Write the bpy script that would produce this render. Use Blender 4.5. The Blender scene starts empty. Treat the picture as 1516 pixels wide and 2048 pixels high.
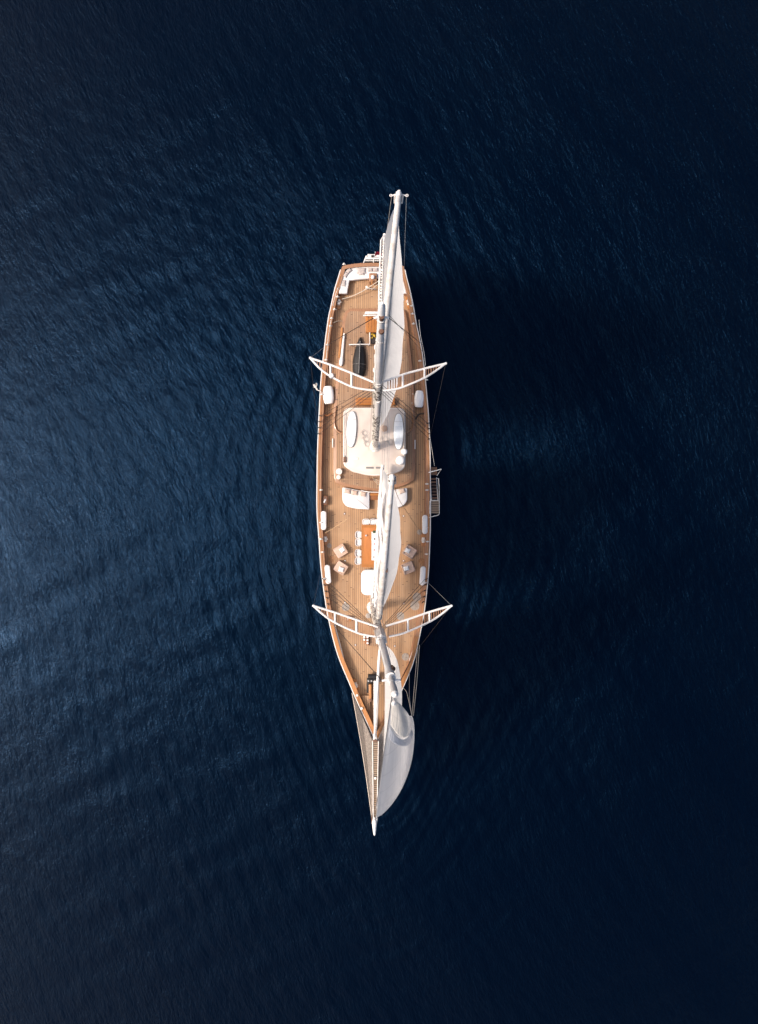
import bpy, math, random
import numpy as np
from mathutils import Vector, Matrix
R = math.radians
rnd = random.Random(7)
sc = bpy.context.scene
col = sc.collection

# ---------------------------------------------------------------- camera, sky, sun
CZ = 57.1                      # drone height above the water; deck plane at 2.5 m
cam_d = bpy.data.cameras.new('camera'); cam = bpy.data.objects.new('camera', cam_d); col.objects.link(cam)
cam.location = (0, 0, CZ)
cam_d.sensor_fit = 'VERTICAL'; cam_d.sensor_height = 36; cam_d.sensor_width = 36; cam_d.lens = 24
cam_d.clip_start = 0.1; cam_d.clip_end = 20000
sc.camera = cam
SUN_EL = 47; SUN_AZ = -97      # azimuth clockwise from +Y (the stern)
w = bpy.data.worlds.new('World'); sc.world = w; w.use_nodes = True
wn = w.node_tree.nodes; wl = w.node_tree.links
bg = wn['Background']; sky = wn.new('ShaderNodeTexSky'); sky.sky_type = 'NISHITA'; sky.sun_disc = False
sky.sun_elevation = R(SUN_EL); sky.sun_rotation = R(SUN_AZ); sky.air_density = 1.0; sky.dust_density = 7.0; sky.ozone_density = 2.0
wl.new(sky.outputs[0], bg.inputs[0]); bg.inputs[1].default_value = 0.15
sd = bpy.data.lights.new('sun', 'SUN'); sun = bpy.data.objects.new('sun', sd); col.objects.link(sun)
sd.energy = 2.7; sd.angle = R(9); sd.color = (1.0, 0.89, 0.79)
sdir = Vector((math.sin(R(SUN_AZ))*math.cos(R(SUN_EL)), math.cos(R(SUN_AZ))*math.cos(R(SUN_EL)), math.sin(R(SUN_EL))))
sun.rotation_euler = (-sdir).to_track_quat('-Z', 'Y').to_euler(); sun.location = sdir*80
sc.view_settings.view_transform = 'Standard'; sc.view_settings.look = 'None'
sc.view_settings.exposure = 0.16; sc.view_settings.gamma = 1.0

# ---------------------------------------------------------------- pixel <-> world
FP = 2048*24/36
def P(px, py, z):
    d = CZ - z
    return Vector(((px-758)*d/FP, -(py-1024)*d/FP, z))
def zdeck(Y):
    a = max(0, (-Y-6)/12.0); b = max(0, (Y-9)/10.0)
    return 2.5 + 0.75*a*a + 0.25*b*b
def PD(px, py, dz=0.0):        # a point dz above the deck that shows at px,py
    z = 2.5 + dz
    for _ in range(6):
        p = P(px, py, z); z = zdeck(p.y) + dz
    return P(px, py, z)
def H(h): return 2.5 + h
def PH(px, py, h): return P(px, py, H(h))

# ---------------------------------------------------------------- materials
def newmat(name):
    m = bpy.data.materials.new(name); m.use_nodes = True
    nt = m.node_tree; b = nt.nodes['Principled BSDF']
    return m, nt, b
def link(nt, a, b): nt.links.new(a, b)
def plain(name, c, rough=0.5, metal=0.0, var=0.06, scale=3.0, bump=0.0, coat=0.0, dirt=None):
    m, nt, b = newmat(name)
    tc = nt.nodes.new('ShaderNodeTexCoord'); n = nt.nodes.new('ShaderNodeTexNoise')
    n.inputs['Scale'].default_value = scale; n.inputs['Detail'].default_value = 6
    link(nt, tc.outputs['Object'], n.inputs['Vector'])
    mx = nt.nodes.new('ShaderNodeMix'); mx.data_type = 'RGBA'
    d = dirt if dirt else tuple(max(0, x*(1-3*var)) for x in c)
    mx.inputs[6].default_value = (*c, 1); mx.inputs[7].default_value = (*d, 1)
    mr = nt.nodes.new('ShaderNodeMapRange'); mr.inputs[1].default_value = 0.42; mr.inputs[2].default_value = 0.75
    link(nt, n.outputs['Fac'], mr.inputs[0]); link(nt, mr.outputs[0], mx.inputs[0])
    link(nt, mx.outputs[2], b.inputs['Base Color'])
    b.inputs['Roughness'].default_value = rough; b.inputs['Metallic'].default_value = metal
    if coat: b.inputs['Coat Weight'].default_value = coat; b.inputs['Coat Roughness'].default_value = 0.12
    if bump:
        bp = nt.nodes.new('ShaderNodeBump'); bp.inputs['Strength'].default_value = bump; bp.inputs['Distance'].default_value = 0.02
        link(nt, n.outputs['Fac'], bp.inputs['Height']); link(nt, bp.outputs[0], b.inputs['Normal'])
    return m

def teak(name, c1, c2, width, caulk=(0.05, 0.03, 0.02), axis='X', lw=0.13, rough=0.6, butt=3.2):
    """laid planks running along Y (axis X gives the plank number)"""
    m, nt, b = newmat(name); N = nt.nodes.new
    tc = N('ShaderNodeNewGeometry'); sp = N('ShaderNodeSeparateXYZ'); link(nt, tc.outputs['Position'], sp.inputs[0])
    def math_(op, a, bb=None, val=None):
        n = N('ShaderNodeMath'); n.operation = op
        if hasattr(a, 'is_linked'): link(nt, a, n.inputs[0])
        else: n.inputs[0].default_value = a
        if bb is not None:
            if hasattr(bb, 'is_linked'): link(nt, bb, n.inputs[1])
            else: n.inputs[1].default_value = bb
        return n.outputs[0]
    A = sp.outputs['X'] if axis == 'X' else sp.outputs['Y']; B = sp.outputs['Y'] if axis == 'X' else sp.outputs['X']
    s = math_('DIVIDE', A, width); fl = math_('FLOOR', s); fr = math_('FRACT', s)
    wn_ = N('ShaderNodeTexWhiteNoise'); wn_.noise_dimensions = '1D'; link(nt, fl, wn_.inputs['W'])
    off = math_('MULTIPLY', wn_.outputs['Value'], 7.0)
    t = math_('DIVIDE', math_('ADD', B, off), butt); bf = math_('FLOOR', t); bfr = math_('FRACT', t)
    cmb = N('ShaderNodeCombineXYZ'); link(nt, fl, cmb.inputs[0]); link(nt, bf, cmb.inputs[1])
    wn2 = N('ShaderNodeTexWhiteNoise'); wn2.noise_dimensions = '2D'; link(nt, cmb.outputs[0], wn2.inputs['Vector'])
    # grain
    gm = N('ShaderNodeMapping'); link(nt, tc.outputs['Position'], gm.inputs[0])
    gm.inputs['Scale'].default_value = (14, 0.9, 1) if axis == 'X' else (0.9, 14, 1)
    g = N('ShaderNodeTexNoise'); g.inputs['Scale'].default_value = 1.6; g.inputs['Detail'].default_value = 5; link(nt, gm.outputs[0], g.inputs['Vector'])
    big = N('ShaderNodeTexNoise'); big.inputs['Scale'].default_value = 0.45; big.inputs['Detail'].default_value = 5; link(nt, tc.outputs['Position'], big.inputs['Vector'])
    f = math_('ADD', math_('MULTIPLY', wn2.outputs['Value'], 0.55), math_('MULTIPLY', g.outputs['Fac'], 0.45))
    f = math_('ADD', f, math_('MULTIPLY', math_('SUBTRACT', big.outputs['Fac'], 0.5), 1.7))
    mx = N('ShaderNodeMix'); mx.data_type = 'RGBA'; mx.inputs[6].default_value = (*c1, 1); mx.inputs[7].default_value = (*c2, 1); link(nt, f, mx.inputs[0])
    wz = N('ShaderNodeTexNoise'); wz.inputs['Scale'].default_value = 0.8; wz.inputs['Detail'].default_value = 7; wz.inputs['Roughness'].default_value = 0.7; link(nt, tc.outputs['Position'], wz.inputs['Vector'])
    wr_ = N('ShaderNodeMapRange'); wr_.inputs[1].default_value = 0.48; wr_.inputs[2].default_value = 0.72; wr_.inputs[4].default_value = 0.6; link(nt, wz.outputs['Fac'], wr_.inputs[0])
    mg = N('ShaderNodeMix'); mg.data_type = 'RGBA'; link(nt, mx.outputs[2], mg.inputs[6]); mg.inputs[7].default_value = (c1[0]*0.8, c1[1]*0.86, c1[2]*0.98, 1); link(nt, wr_.outputs[0], mg.inputs[0]); mx = mg
    e1 = math_('LESS_THAN', fr, lw); e2 = math_('LESS_THAN', bfr, 0.012); e = math_('MAXIMUM', e1, e2)
    mx2 = N('ShaderNodeMix'); mx2.data_type = 'RGBA'; link(nt, mx.outputs[2], mx2.inputs[6]); mx2.inputs[7].default_value = (*caulk, 1); link(nt, e, mx2.inputs[0])
    link(nt, mx2.outputs[2], b.inputs['Base Color']); b.inputs['Roughness'].default_value = rough
    return m

def varnish(name, c1, c2, ax='Y', rough=0.28):
    m, nt, b = newmat(name); N = nt.nodes.new
    tc = N('ShaderNodeNewGeometry'); mp = N('ShaderNodeMapping'); link(nt, tc.outputs['Position'], mp.inputs[0])
    mp.inputs['Scale'].default_value = (9, 1.0, 4) if ax == 'Y' else (1.0, 9, 4)
    n = N('ShaderNodeTexNoise'); n.inputs['Scale'].default_value = 1.3; n.inputs['Detail'].default_value = 8; n.inputs['Roughness'].default_value = 0.7
    link(nt, mp.outputs[0], n.inputs['Vector'])
    cr = N('ShaderNodeValToRGB'); cr.color_ramp.elements[0].position = 0.3; cr.color_ramp.elements[1].position = 0.7
    cr.color_ramp.elements[0].color = (*c2, 1); cr.color_ramp.elements[1].color = (*c1, 1)
    link(nt, n.outputs['Fac'], cr.inputs[0]); link(nt, cr.outputs[0], b.inputs['Base Color'])
    b.inputs['Roughness'].default_value = rough; b.inputs['Coat Weight'].default_value = 0.3; b.inputs['Coat Roughness'].default_value = 0.1
    return m

def sailmat(name, c, seams=14, seam_dir='U', trans=0.22, cross=0):
    m, nt, b = newmat(name); N = nt.nodes.new
    uv = N('ShaderNodeUVMap'); sp = N('ShaderNodeSeparateXYZ'); link(nt, uv.outputs[0], sp.inputs[0])
    def line(sock, n, wd):
        a = N('ShaderNodeMath'); a.operation = 'MULTIPLY'; link(nt, sock, a.inputs[0]); a.inputs[1].default_value = n
        f = N('ShaderNodeMath'); f.operation = 'FRACT'; link(nt, a.outputs[0], f.inputs[0])
        l = N('ShaderNodeMath'); l.operation = 'LESS_THAN'; link(nt, f.outputs[0], l.inputs[0]); l.inputs[1].default_value = wd
        return l.outputs[0], f.outputs[0]
    s1, fr = line(sp.outputs[0 if seam_dir == 'U' else 1], seams, 0.05)
    if cross:
        s2, _ = line(sp.outputs[1 if seam_dir == 'U' else 0], cross, 0.02)
        mxm = N('ShaderNodeMath'); mxm.operation = 'MAXIMUM'; link(nt, s1, mxm.inputs[0]); link(nt, s2, mxm.inputs[1]); s1 = mxm.outputs[0]
    mp = N('ShaderNodeMapping'); link(nt, uv.outputs[0], mp.inputs[0]); mp.inputs['Scale'].default_value = (9, 1.3, 1)
    n = N('ShaderNodeTexNoise'); n.inputs['Scale'].default_value = 2.2; n.inputs['Detail'].default_value = 6; link(nt, mp.outputs[0], n.inputs['Vector'])
    mr = N('ShaderNodeMapRange'); mr.inputs[1].default_value = 0.35; mr.inputs[2].default_value = 0.8; mr.inputs[3].default_value = 0; mr.inputs[4].default_value = 1
    link(nt, n.outputs['Fac'], mr.inputs[0])
    mx0 = N('ShaderNodeMix'); mx0.data_type = 'RGBA'; mx0.inputs[6].default_value = (*c, 1); mx0.inputs[7].default_value = tuple(x*0.86 for x in c)+(1,); link(nt, mr.outputs[0], mx0.inputs[0])
    mx = N('ShaderNodeMix'); mx.data_type = 'RGBA'; link(nt, mx0.outputs[2], mx.inputs[6]); mx.inputs[7].default_value = tuple(x*0.78 for x in c)+(1,); link(nt, s1, mx.inputs[0])
    link(nt, mx.outputs[2], b.inputs['Base Color']); b.inputs['Roughness'].default_value = 0.75
    tr = N('ShaderNodeBsdfTranslucent'); tr.inputs['Color'].default_value = (0.93, 0.92, 0.93, 1)
    ms = N('ShaderNodeMixShader'); ms.inputs[0].default_value = trans
    link(nt, b.outputs[0], ms.inputs[1]); link(nt, tr.outputs[0], ms.inputs[2])
    link(nt, ms.outputs[0], nt.nodes['Material Output'].inputs[0])
    bp = N('ShaderNodeBump'); bp.inputs['Strength'].default_value = 0.6; bp.inputs['Distance'].default_value = 0.08
    link(nt, n.outputs['Fac'], bp.inputs['Height']); link(nt, bp.outputs[0], b.inputs['Normal']); link(nt, bp.outputs[0], tr.inputs['Normal'])
    return m

def dotted(name, c, dotc, scale=6.0, th=0.2):
    m, nt, b = newmat(name); N = nt.nodes.new
    tc = N('ShaderNodeTexCoord'); mp = N('ShaderNodeMapping'); mp.inputs['Scale'].default_value = (1, 1, 0.45); link(nt, tc.outputs['Object'], mp.inputs[0])
    v = N('ShaderNodeTexVoronoi'); v.inputs['Scale'].default_value = scale; link(nt, mp.outputs[0], v.inputs['Vector'])
    n = N('ShaderNodeTexNoise'); n.inputs['Scale'].default_value = 1.2; link(nt, tc.outputs['Object'], n.inputs['Vector'])
    a = N('ShaderNodeMath'); a.operation = 'MULTIPLY'; link(nt, n.outputs['Fac'], a.inputs[0]); a.inputs[1].default_value = th*2
    l = N('ShaderNodeMath'); l.operation = 'LESS_THAN'; link(nt, v.outputs['Distance'], l.inputs[0]); link(nt, a.outputs[0], l.inputs[1])
    mx = N('ShaderNodeMix'); mx.data_type = 'RGBA'; mx.inputs[6].default_value = (*c, 1); mx.inputs[7].default_value = (*dotc, 1); link(nt, l.outputs[0], mx.inputs[0])
    link(nt, mx.outputs[2], b.inputs['Base Color']); b.inputs['Roughness'].default_value = 0.5
    return m

M = {}
M['teak'] = teak('teak_deck', (0.50, 0.305, 0.165), (0.345, 0.19, 0.095), 0.165, caulk=(0.11, 0.065, 0.04))
M['teak_raised'] = teak('teak_raised_deck', (0.43, 0.265, 0.155), (0.26, 0.145, 0.08), 0.15)
M['teak_bow'] = teak('teak_fore_planks', (0.50, 0.315, 0.18), (0.35, 0.20, 0.105), 0.165, caulk=(0.12, 0.07, 0.04))
M['grate'] = teak('teak_grating', (0.36, 0.26, 0.18), (0.24, 0.16, 0.10), 0.14, axis='Y', lw=0.4, caulk=(0.03, 0.02, 0.015))
M['varnish'] = varnish('varnished_rail', (0.40, 0.215, 0.12), (0.29, 0.14, 0.07))
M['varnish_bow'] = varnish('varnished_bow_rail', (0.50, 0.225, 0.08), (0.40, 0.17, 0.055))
M['varnish_dark'] = varnish('varnished_trim', (0.34, 0.13, 0.045), (0.22, 0.085, 0.03))
M['table'] = varnish('varnished_table', (0.56, 0.215, 0.06), (0.44, 0.155, 0.04), rough=0.2)
M['slats'] = varnish('spreader_slats', (0.40, 0.21, 0.11), (0.27, 0.13, 0.07))
M['hatch'] = varnish('varnished_hatch', (0.48, 0.19, 0.045), (0.36, 0.13, 0.03))
M['white'] = plain('white_paint', (0.84, 0.80, 0.76), 0.35, var=0.05, scale=2.0)
M['white_worn'] = plain('worn_white_paint', (0.80, 0.76, 0.71), 0.5, var=0.12, scale=5.0, dirt=(0.42, 0.37, 0.33))
M['gelcoat'] = plain('white_gelcoat', (0.84, 0.82, 0.81), 0.22, var=0.02, coat=0.4)
M['roof'] = plain('roof_gelcoat', (0.69, 0.60, 0.53), 0.42, var=0.035, scale=0.9, dirt=(0.56, 0.46, 0.40))
M['cushion'] = plain('white_canvas', (0.79, 0.77, 0.76), 0.85, var=0.04, scale=2.5, bump=0.25)
M['pillow_grey'] = plain('taupe_pillow', (0.50, 0.43, 0.40), 0.9, var=0.08, scale=14, bump=0.3)
M['pillow_tan'] = plain('tan_pillow', (0.58, 0.44, 0.36), 0.9, var=0.08, scale=14, bump=0.3)
M['pillow_white'] = plain('white_pillow', (0.80, 0.80, 0.80), 0.9, var=0.04, scale=8, bump=0.3)
M['beige'] = plain('beige_fabric', (0.60, 0.425, 0.335), 0.9, var=0.06, scale=10, bump=0.3)
M['beige_dark'] = plain('beige_trim', (0.50, 0.34, 0.25), 0.85, var=0.06, scale=10)
M['chair'] = plain('pale_chair', (0.72, 0.70, 0.68), 0.6, var=0.05)
M['dark'] = plain('dark_wire', (0.035, 0.025, 0.02), 0.5, var=0.1)
M['black'] = plain('black_canvas', (0.012, 0.011, 0.012), 0.62, var=0.15, scale=2.0, bump=0.5)
M['grey'] = plain('grey_fittings', (0.40, 0.39, 0.38), 0.4, metal=0.3)
M['steel'] = plain('polished_steel', (0.62, 0.60, 0.58), 0.25, metal=0.9)
M['rope'] = plain('pale_rope', (0.66, 0.58, 0.48), 0.9, var=0.12, scale=20)
M['rope_tan'] = plain('tan_rope', (0.55, 0.36, 0.20), 0.9, var=0.12, scale=20)
M['rope_grey'] = plain('grey_rope', (0.44, 0.38, 0.33), 0.9, var=0.15, scale=14)
M['rope_brown'] = plain('brown_rope', (0.46, 0.25, 0.13), 0.9, var=0.15, scale=14)
M['slot'] = plain('grey_glass', (0.22, 0.21, 0.20), 0.15, var=0.05)
M['glass'] = plain('dark_glass', (0.02, 0.03, 0.035), 0.08, var=0.05)
M['hull'] = plain('hull_white', (0.80, 0.78, 0.74), 0.25, var=0.02, coat=0.5)
M['red'] = plain('crimson_cloth', (0.45, 0.008, 0.04), 0.8, var=0.1, scale=6)
M['pink'] = plain('pink_float', (0.75, 0.20, 0.16), 0.5, var=0.05)
M['board'] = plain('board_deck_white', (0.80, 0.82, 0.84), 0.35, var=0.02, coat=0.2)
M['board_rim'] = plain('board_rim_dark', (0.08, 0.08, 0.09), 0.4)
M['pad'] = plain('board_pad_pale_blue', (0.66, 0.71, 0.76), 0.8, var=0.04, scale=8)
M['brown'] = plain('brown_leather', (0.16, 0.08, 0.05), 0.6, var=0.1)
M['yellow'] = plain('yellow_gear', (0.6, 0.38, 0.03), 0.6, var=0.3, scale=12)
M['green'] = plain('green_leaves', (0.06, 0.10, 0.03), 0.7, var=0.2, scale=9)
M['sail_main'] = sailmat('sailcloth_main', (0.82, 0.80, 0.78), 11, 'V', 0.62)
M['sail_fore'] = sailmat('sailcloth_fore', (0.82, 0.80, 0.78), 10, 'V', 0.52)
M['sail_jib'] = sailmat('sailcloth_jib', (0.90, 0.89, 0.88), 6, 'V', 0.5)
M['sail_stay'] = sailmat('sailcloth_staysail', (0.88, 0.85, 0.82), 6, 'V', 0.4)
M['sail_sunlit'] = sailmat('sailcloth_sunlit', (0.92, 0.87, 0.78), 2, 'V', 0.55)  # sunlight on the jib put into the cream colour
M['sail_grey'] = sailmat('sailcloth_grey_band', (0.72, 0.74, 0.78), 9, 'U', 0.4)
M['mast'] = plain('mast_paint', (0.90, 0.88, 0.86), 0.35, var=0.03, scale=1.5, dirt=(0.78, 0.74, 0.70))
M['mast_dots'] = dotted('laced_mast_cover', (0.84, 0.77, 0.68), (0.09, 0.065, 0.045), 6.5, 0.42)
M['spar'] = plain('spar_paint', (0.82, 0.78, 0.74), 0.4, var=0.08, scale=3.0, dirt=(0.55, 0.48, 0.42))

# ---------------------------------------------------------------- mesh tools
WORG = {}
def worg(o): return WORG.get(o.name, Vector((0, 0, 0))) if o is not None else Vector((0, 0, 0))
def setp(o, label=None, cat=None, group=None, kind=None):
    if label: o['label'] = label
    if cat: o['category'] = cat
    if group: o['group'] = group
    if kind: o['kind'] = kind
    return o
class MB:
    def __init__(s): s.v = []; s.f = []; s.uv = None
    def add(s, vs, fs):
        n = len(s.v); s.v += [Vector(v) for v in vs]; s.f += [tuple(i+n for i in f) for f in fs]; return s
    def box(s, c, size, rz=0.0, bevel=0.0, taper=1.0):
        """rounded-top box: c = centre of the base"""
        hx, hy, hz = size[0]/2, size[1]/2, size[2]; b = min(bevel, hx*.9, hy*.9, hz*.9) if bevel else 0
        def ring(ix, iy, z, r, k=4):
            out = []
            for (sx, sy, a0) in ((1, 1, 0), (-1, 1, 90), (-1, -1, 180), (1, -1, 270)):
                for i in range(k):
                    a = R(a0 + 90*i/(k-1)); out.append(((ix-r)*sx + r*math.cos(a), (iy-r)*sy + r*math.sin(a), z))
            return out
        if not b:
            r0 = [(hx*a, hy*bb, 0) for a, bb in ((1, 1), (-1, 1), (-1, -1), (1, -1))]
            r1 = [(hx*taper*a, hy*taper*bb, hz) for a, bb in ((1, 1), (-1, 1), (-1, -1), (1, -1))]; rings = [r0, r1]
        else:
            rings = [ring(hx, hy, 0, b), ring(hx*taper, hy*taper, hz-b, b)]
            for i in (1, 2, 3):
                a = R(30*i); d = b*(1-math.cos(a)); rings.append(ring(hx*taper-d, hy*taper-d, hz-b+b*math.sin(a), max(b-d, 1e-3)))
        return s.rings(rings, c, rz)
    def rings(s, rings, c=(0, 0, 0), rz=0.0, cap=True, closed=True):
        n = len(rings[0]); mt = Matrix.Translation(Vector(c)) @ Matrix.Rotation(rz, 4, 'Z')
        vs = [mt @ Vector(p) for r in rings for p in r]; fs = []
        for k in range(len(rings)-1):
            for i in range(n if closed else n-1):
                j = (i+1) % n; fs.append((k*n+i, k*n+j, (k+1)*n+j, (k+1)*n+i))
        if cap: fs.append(tuple(range(n))[::-1]); fs.append(tuple((len(rings)-1)*n+i for i in range(n)))
        return s.add(vs, fs)
    def prism(s, poly, z0, z1, inset=0.0):
        """poly = list of (x,y) world, ccw or cw; optional rounded top edge"""
        if area(poly) < 0: poly = poly[::-1]
        rings = [[(x, y, z0) for x, y in poly], [(x, y, z1-inset) for x, y in poly]]
        if inset:
            q = offset(poly, inset*0.35); rings.append([(x, y, z1-inset*0.3) for x, y in q])
            q = offset(poly, inset); rings.append([(x, y, z1) for x, y in q])
        return s.rings(rings)
    def tube(s, pts, r, n=8, caps=True):
        pts = [Vector(p) for p in pts]; rr = r if isinstance(r, (list, tuple)) else [r]*len(pts)
        rings = []; up = None
        for i, p in enumerate(pts):
            t = (pts[min(i+1, len(pts)-1)] - pts[max(i-1, 0)]).normalized()
            if up is None:
                up = Vector((0, 0, 1)) if abs(t.z) < 0.9 else Vector((1, 0, 0))
            a = t.cross(up).normalized(); bb = a.cross(t).normalized(); up = bb
            rings.append([p + (a*math.cos(2*math.pi*k/n) + bb*math.sin(2*math.pi*k/n))*rr[i] for k in range(n)])
        return s.rings(rings, cap=caps)
    def lathe(s, c, prof, n=20, axis=None):
        rings = [[(r*math.cos(2*math.pi*k/n), r*math.sin(2*math.pi*k/n), z) for k in range(n)] for r, z in prof]
        if axis is None: return s.rings(rings, c)
        q = Vector((0, 0, 1)).rotation_difference(Vector(axis).normalized())
        return s.rings([[q @ Vector(p) for p in r] for r in rings], c)
    def pillow(s, c, size, rz=0, tilt=0, nn=8):
        hx, hy, hz = size[0]/2, size[1]/2, size[2]/2
        vs = []; fs = []; mt = Matrix.Translation(Vector(c)) @ Matrix.Rotation(rz, 4, 'Z') @ Matrix.Rotation(tilt, 4, 'X')
        for side in (1, -1):
            base = len(vs)
            for j in range(nn+1):
                for i in range(nn+1):
                    u = i/nn*2-1; v = j/nn*2-1
                    e = max(0, (1-abs(u)**3)*(1-abs(v)**3))**0.5
                    pin = 1 - 0.10*(1-abs(u))*abs(v)**2 ; pin2 = 1 - 0.10*(1-abs(v))*abs(u)**2
                    vs.append(mt @ Vector((u*hx*pin2, v*hy*pin, hz + side*hz*e)))
            for j in range(nn):
                for i in range(nn):
                    a = base + j*(nn+1)+i; q = (a, a+1, a+nn+2, a+nn+1); fs.append(q if side == 1 else q[::-1])
        return s.add(vs, fs)
    def build(s, name, mat, parent=None, local=False, origin=None, sharp=35, uv=None):
        me = bpy.data.meshes.new(name)
        if origin is None:
            if local: origin = Vector((0, 0, 0))
            else:
                mn = Vector([min(v[i] for v in s.v) for i in range(3)]); mxx = Vector([max(v[i] for v in s.v) for i in range(3)])
                origin = Vector(((mn.x+mxx.x)/2, (mn.y+mxx.y)/2, mn.z))
        origin = Vector(origin)
        me.from_pydata([tuple(v-origin) for v in s.v], [], s.f); me.update()
        if s.uv is not None:
            ul = me.uv_layers.new(name='UVMap')
            for lp in me.loops: ul.data[lp.index].uv = s.uv[lp.vertex_index]
        me.polygons.foreach_set('use_smooth', [True]*len(me.polygons))
        me.set_sharp_from_angle(angle=R(sharp))
        me.materials.append(mat)
        o = bpy.data.objects.new(name, me); col.objects.link(o)
        if parent is not None: o.parent = parent
        if local: o.location = origin; WORG[o.name] = worg(parent) + origin
        else: o.location = origin - worg(parent); WORG[o.name] = origin
        return o
def area(p): return sum(p[i][0]*p[(i+1) % len(p)][1]-p[(i+1) % len(p)][0]*p[i][1] for i in range(len(p)))/2
def offset(poly, d):
    n = len(poly); out = []
    for i in range(n):
        p0, p1, p2 = Vector(poly[i-1]), Vector(poly[i]), Vector(poly[(i+1) % n])
        a = (p1-p0); b = (p2-p1)
        if a.length < 1e-6: a = b
        if b.length < 1e-6: b = a
        a = a.normalized(); b = b.normalized()
        na = Vector((-a.y, a.x)); nb = Vector((-b.y, b.x)); nn = (na+nb)
        nn = nn.normalized() if nn.length > 1e-6 else na
        k = max(0.4, nn.dot(na)); out.append(tuple(p1 + nn*d/k))
    return out
def spline(pts, n=8, closed=False):
    pts = [Vector(p) for p in pts]; out = []; L = len(pts)
    rng = range(L if closed else L-1)
    for i in rng:
        if closed: a, b, c, d = pts[i-1], pts[i], pts[(i+1) % L], pts[(i+2) % L]
        else: a, b, c, d = pts[max(i-1, 0)], pts[i], pts[i+1], pts[min(i+2, L-1)]
        for k in range(n):
            t = k/n; out.append(0.5*((2*b) + (c-a)*t + (2*a-5*b+4*c-d)*t*t + (3*b-a-3*c+d)*t**3))
    if not closed: out.append(pts[-1])
    return out
def roundpoly(pts, r, k=5):
    """round the corners of a polygon of 2D points; r scalar or list"""
    out = []; n = len(pts); rr = r if isinstance(r, (list, tuple)) else [r]*n
    for i in range(n):
        p0, p1, p2 = Vector(pts[i-1]), Vector(pts[i]), Vector(pts[(i+1) % n])
        if rr[i] <= 0: out.append(tuple(p1)); continue
        a = p1 + (p0-p1).normalized()*min(rr[i], (p0-p1).length*.49); b = p1 + (p2-p1).normalized()*min(rr[i], (p2-p1).length*.49)
        for j in range(k+1):
            t = j/k; out.append(tuple(a*(1-t)**2 + p1*2*t*(1-t) + b*t*t))
    return out
def pxpoly(pts, dz): return [tuple(PD(x, y, dz).xy) for x, y in pts]
def thing(name, loc, label, cat, group=None, rz=0):
    o = bpy.data.objects.new(name, None); col.objects.link(o); o.location = loc; o.rotation_euler = (0, 0, rz)
    o.empty_display_size = 0.3; WORG[o.name] = Vector(loc); return setp(o, label, cat, group)
def part(mb, name, mat, parent, **k): return mb.build(name, M[mat], parent, **k)
def copy_tree(o, parent=None):
    c = o.copy(); col.objects.link(c)
    c.parent = parent
    WORG[c.name] = Vector(c.location)
    for ch in list(o.children): copy_tree(ch, c)
    return c

# ---------------------------------------------------------------- hull outline (cap rail, seen from the drone)
CAP = 0.62
Lp = [(684,533),(678,553),(670,580),(663,612),(657,641),(649.6,698),(643,761),(639,833),(636,908),(635,970),(635,1023),(639,1078),(643,1135),(652,1204),(661,1251),(676,1308),(697,1360),(718,1409),(733,1441),(745,1467),(750,1478)]
Rp = [(808,533),(812,553),(819,580),(826,612),(831,643),(843,702),(850,761),(856,829),(859,895),(860,971),(860,1044),(858,1108),(855,1160),(848,1221),(838,1274),(828,1318),(812,1360),(791,1406),(775,1439),(761,1467),(756,1478)]
Lw = spline([PD(x, y, CAP) for x, y in Lp], 5); Rw = spline([PD(x, y, CAP) for x, y in Rp], 5)
def xat(poly, Y):
    ys = [-p.y for p in poly]; xs = [p.x for p in poly]; return float(np.interp(-Y, ys, xs))
def XL(Y): return xat(Lw, Y)
def XR(Y): return xat(Rw, Y)
YS, YB = Lw[0].y, Lw[-1].y
yacht = thing('sailing_yacht', (-0.4, 0, 0), 'large wooden two masted schooner with white sails and teak deck lying on dark blue water', 'sailing yacht')

# hull shell
stern = [PD(x, y, CAP) for x, y in ((684,533),(690,530.5),(708,527.5),(726,526),(746,525.5),(766,526),(784,527.5),(802,530.5),(808,533))]
outl = [Vector(p) for p in Lw[::-1]] + [Vector(p) for p in stern[1:-1]] + [Vector(p) for p in Rw]     # bow -> port -> stern -> starboard -> bow
mb = MB(); rings = []
for dz, k, ky in ((-0.03, 1.0, 1.0), (-0.9, 0.985, 0.985), (-1.8, 0.94, 0.93), (-2.9, 0.86, 0.86), (-3.9, 0.70, 0.80)):
    rings.append([(-0.42 + (p.x+0.42)*k, p.y*ky + (0.3 if ky < 1 else 0), max(p.z+dz, -0.8)) for p in outl])
mb.rings(rings, cap=False)
hull = part(mb, 'hull', 'hull', yacht)
# white outer rubbing strip just below and outside the cap rail
mb = MB(); mb.tube([(p.x, p.y, p.z-0.02) for p in [q + Vector((-0.035, 0, 0)) for q in Lw[2:]]], 0.045, 6)
part(mb, 'rubbing_strip', 'white', yacht)
mb = MB(); mb.tube([(p.x, p.y, p.z-0.02) for p in [q + Vector((0.035, 0, 0)) for q in Rw[2:]]], 0.04, 6)
part(mb, 'rubbing_strip', 'white', yacht)
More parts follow.
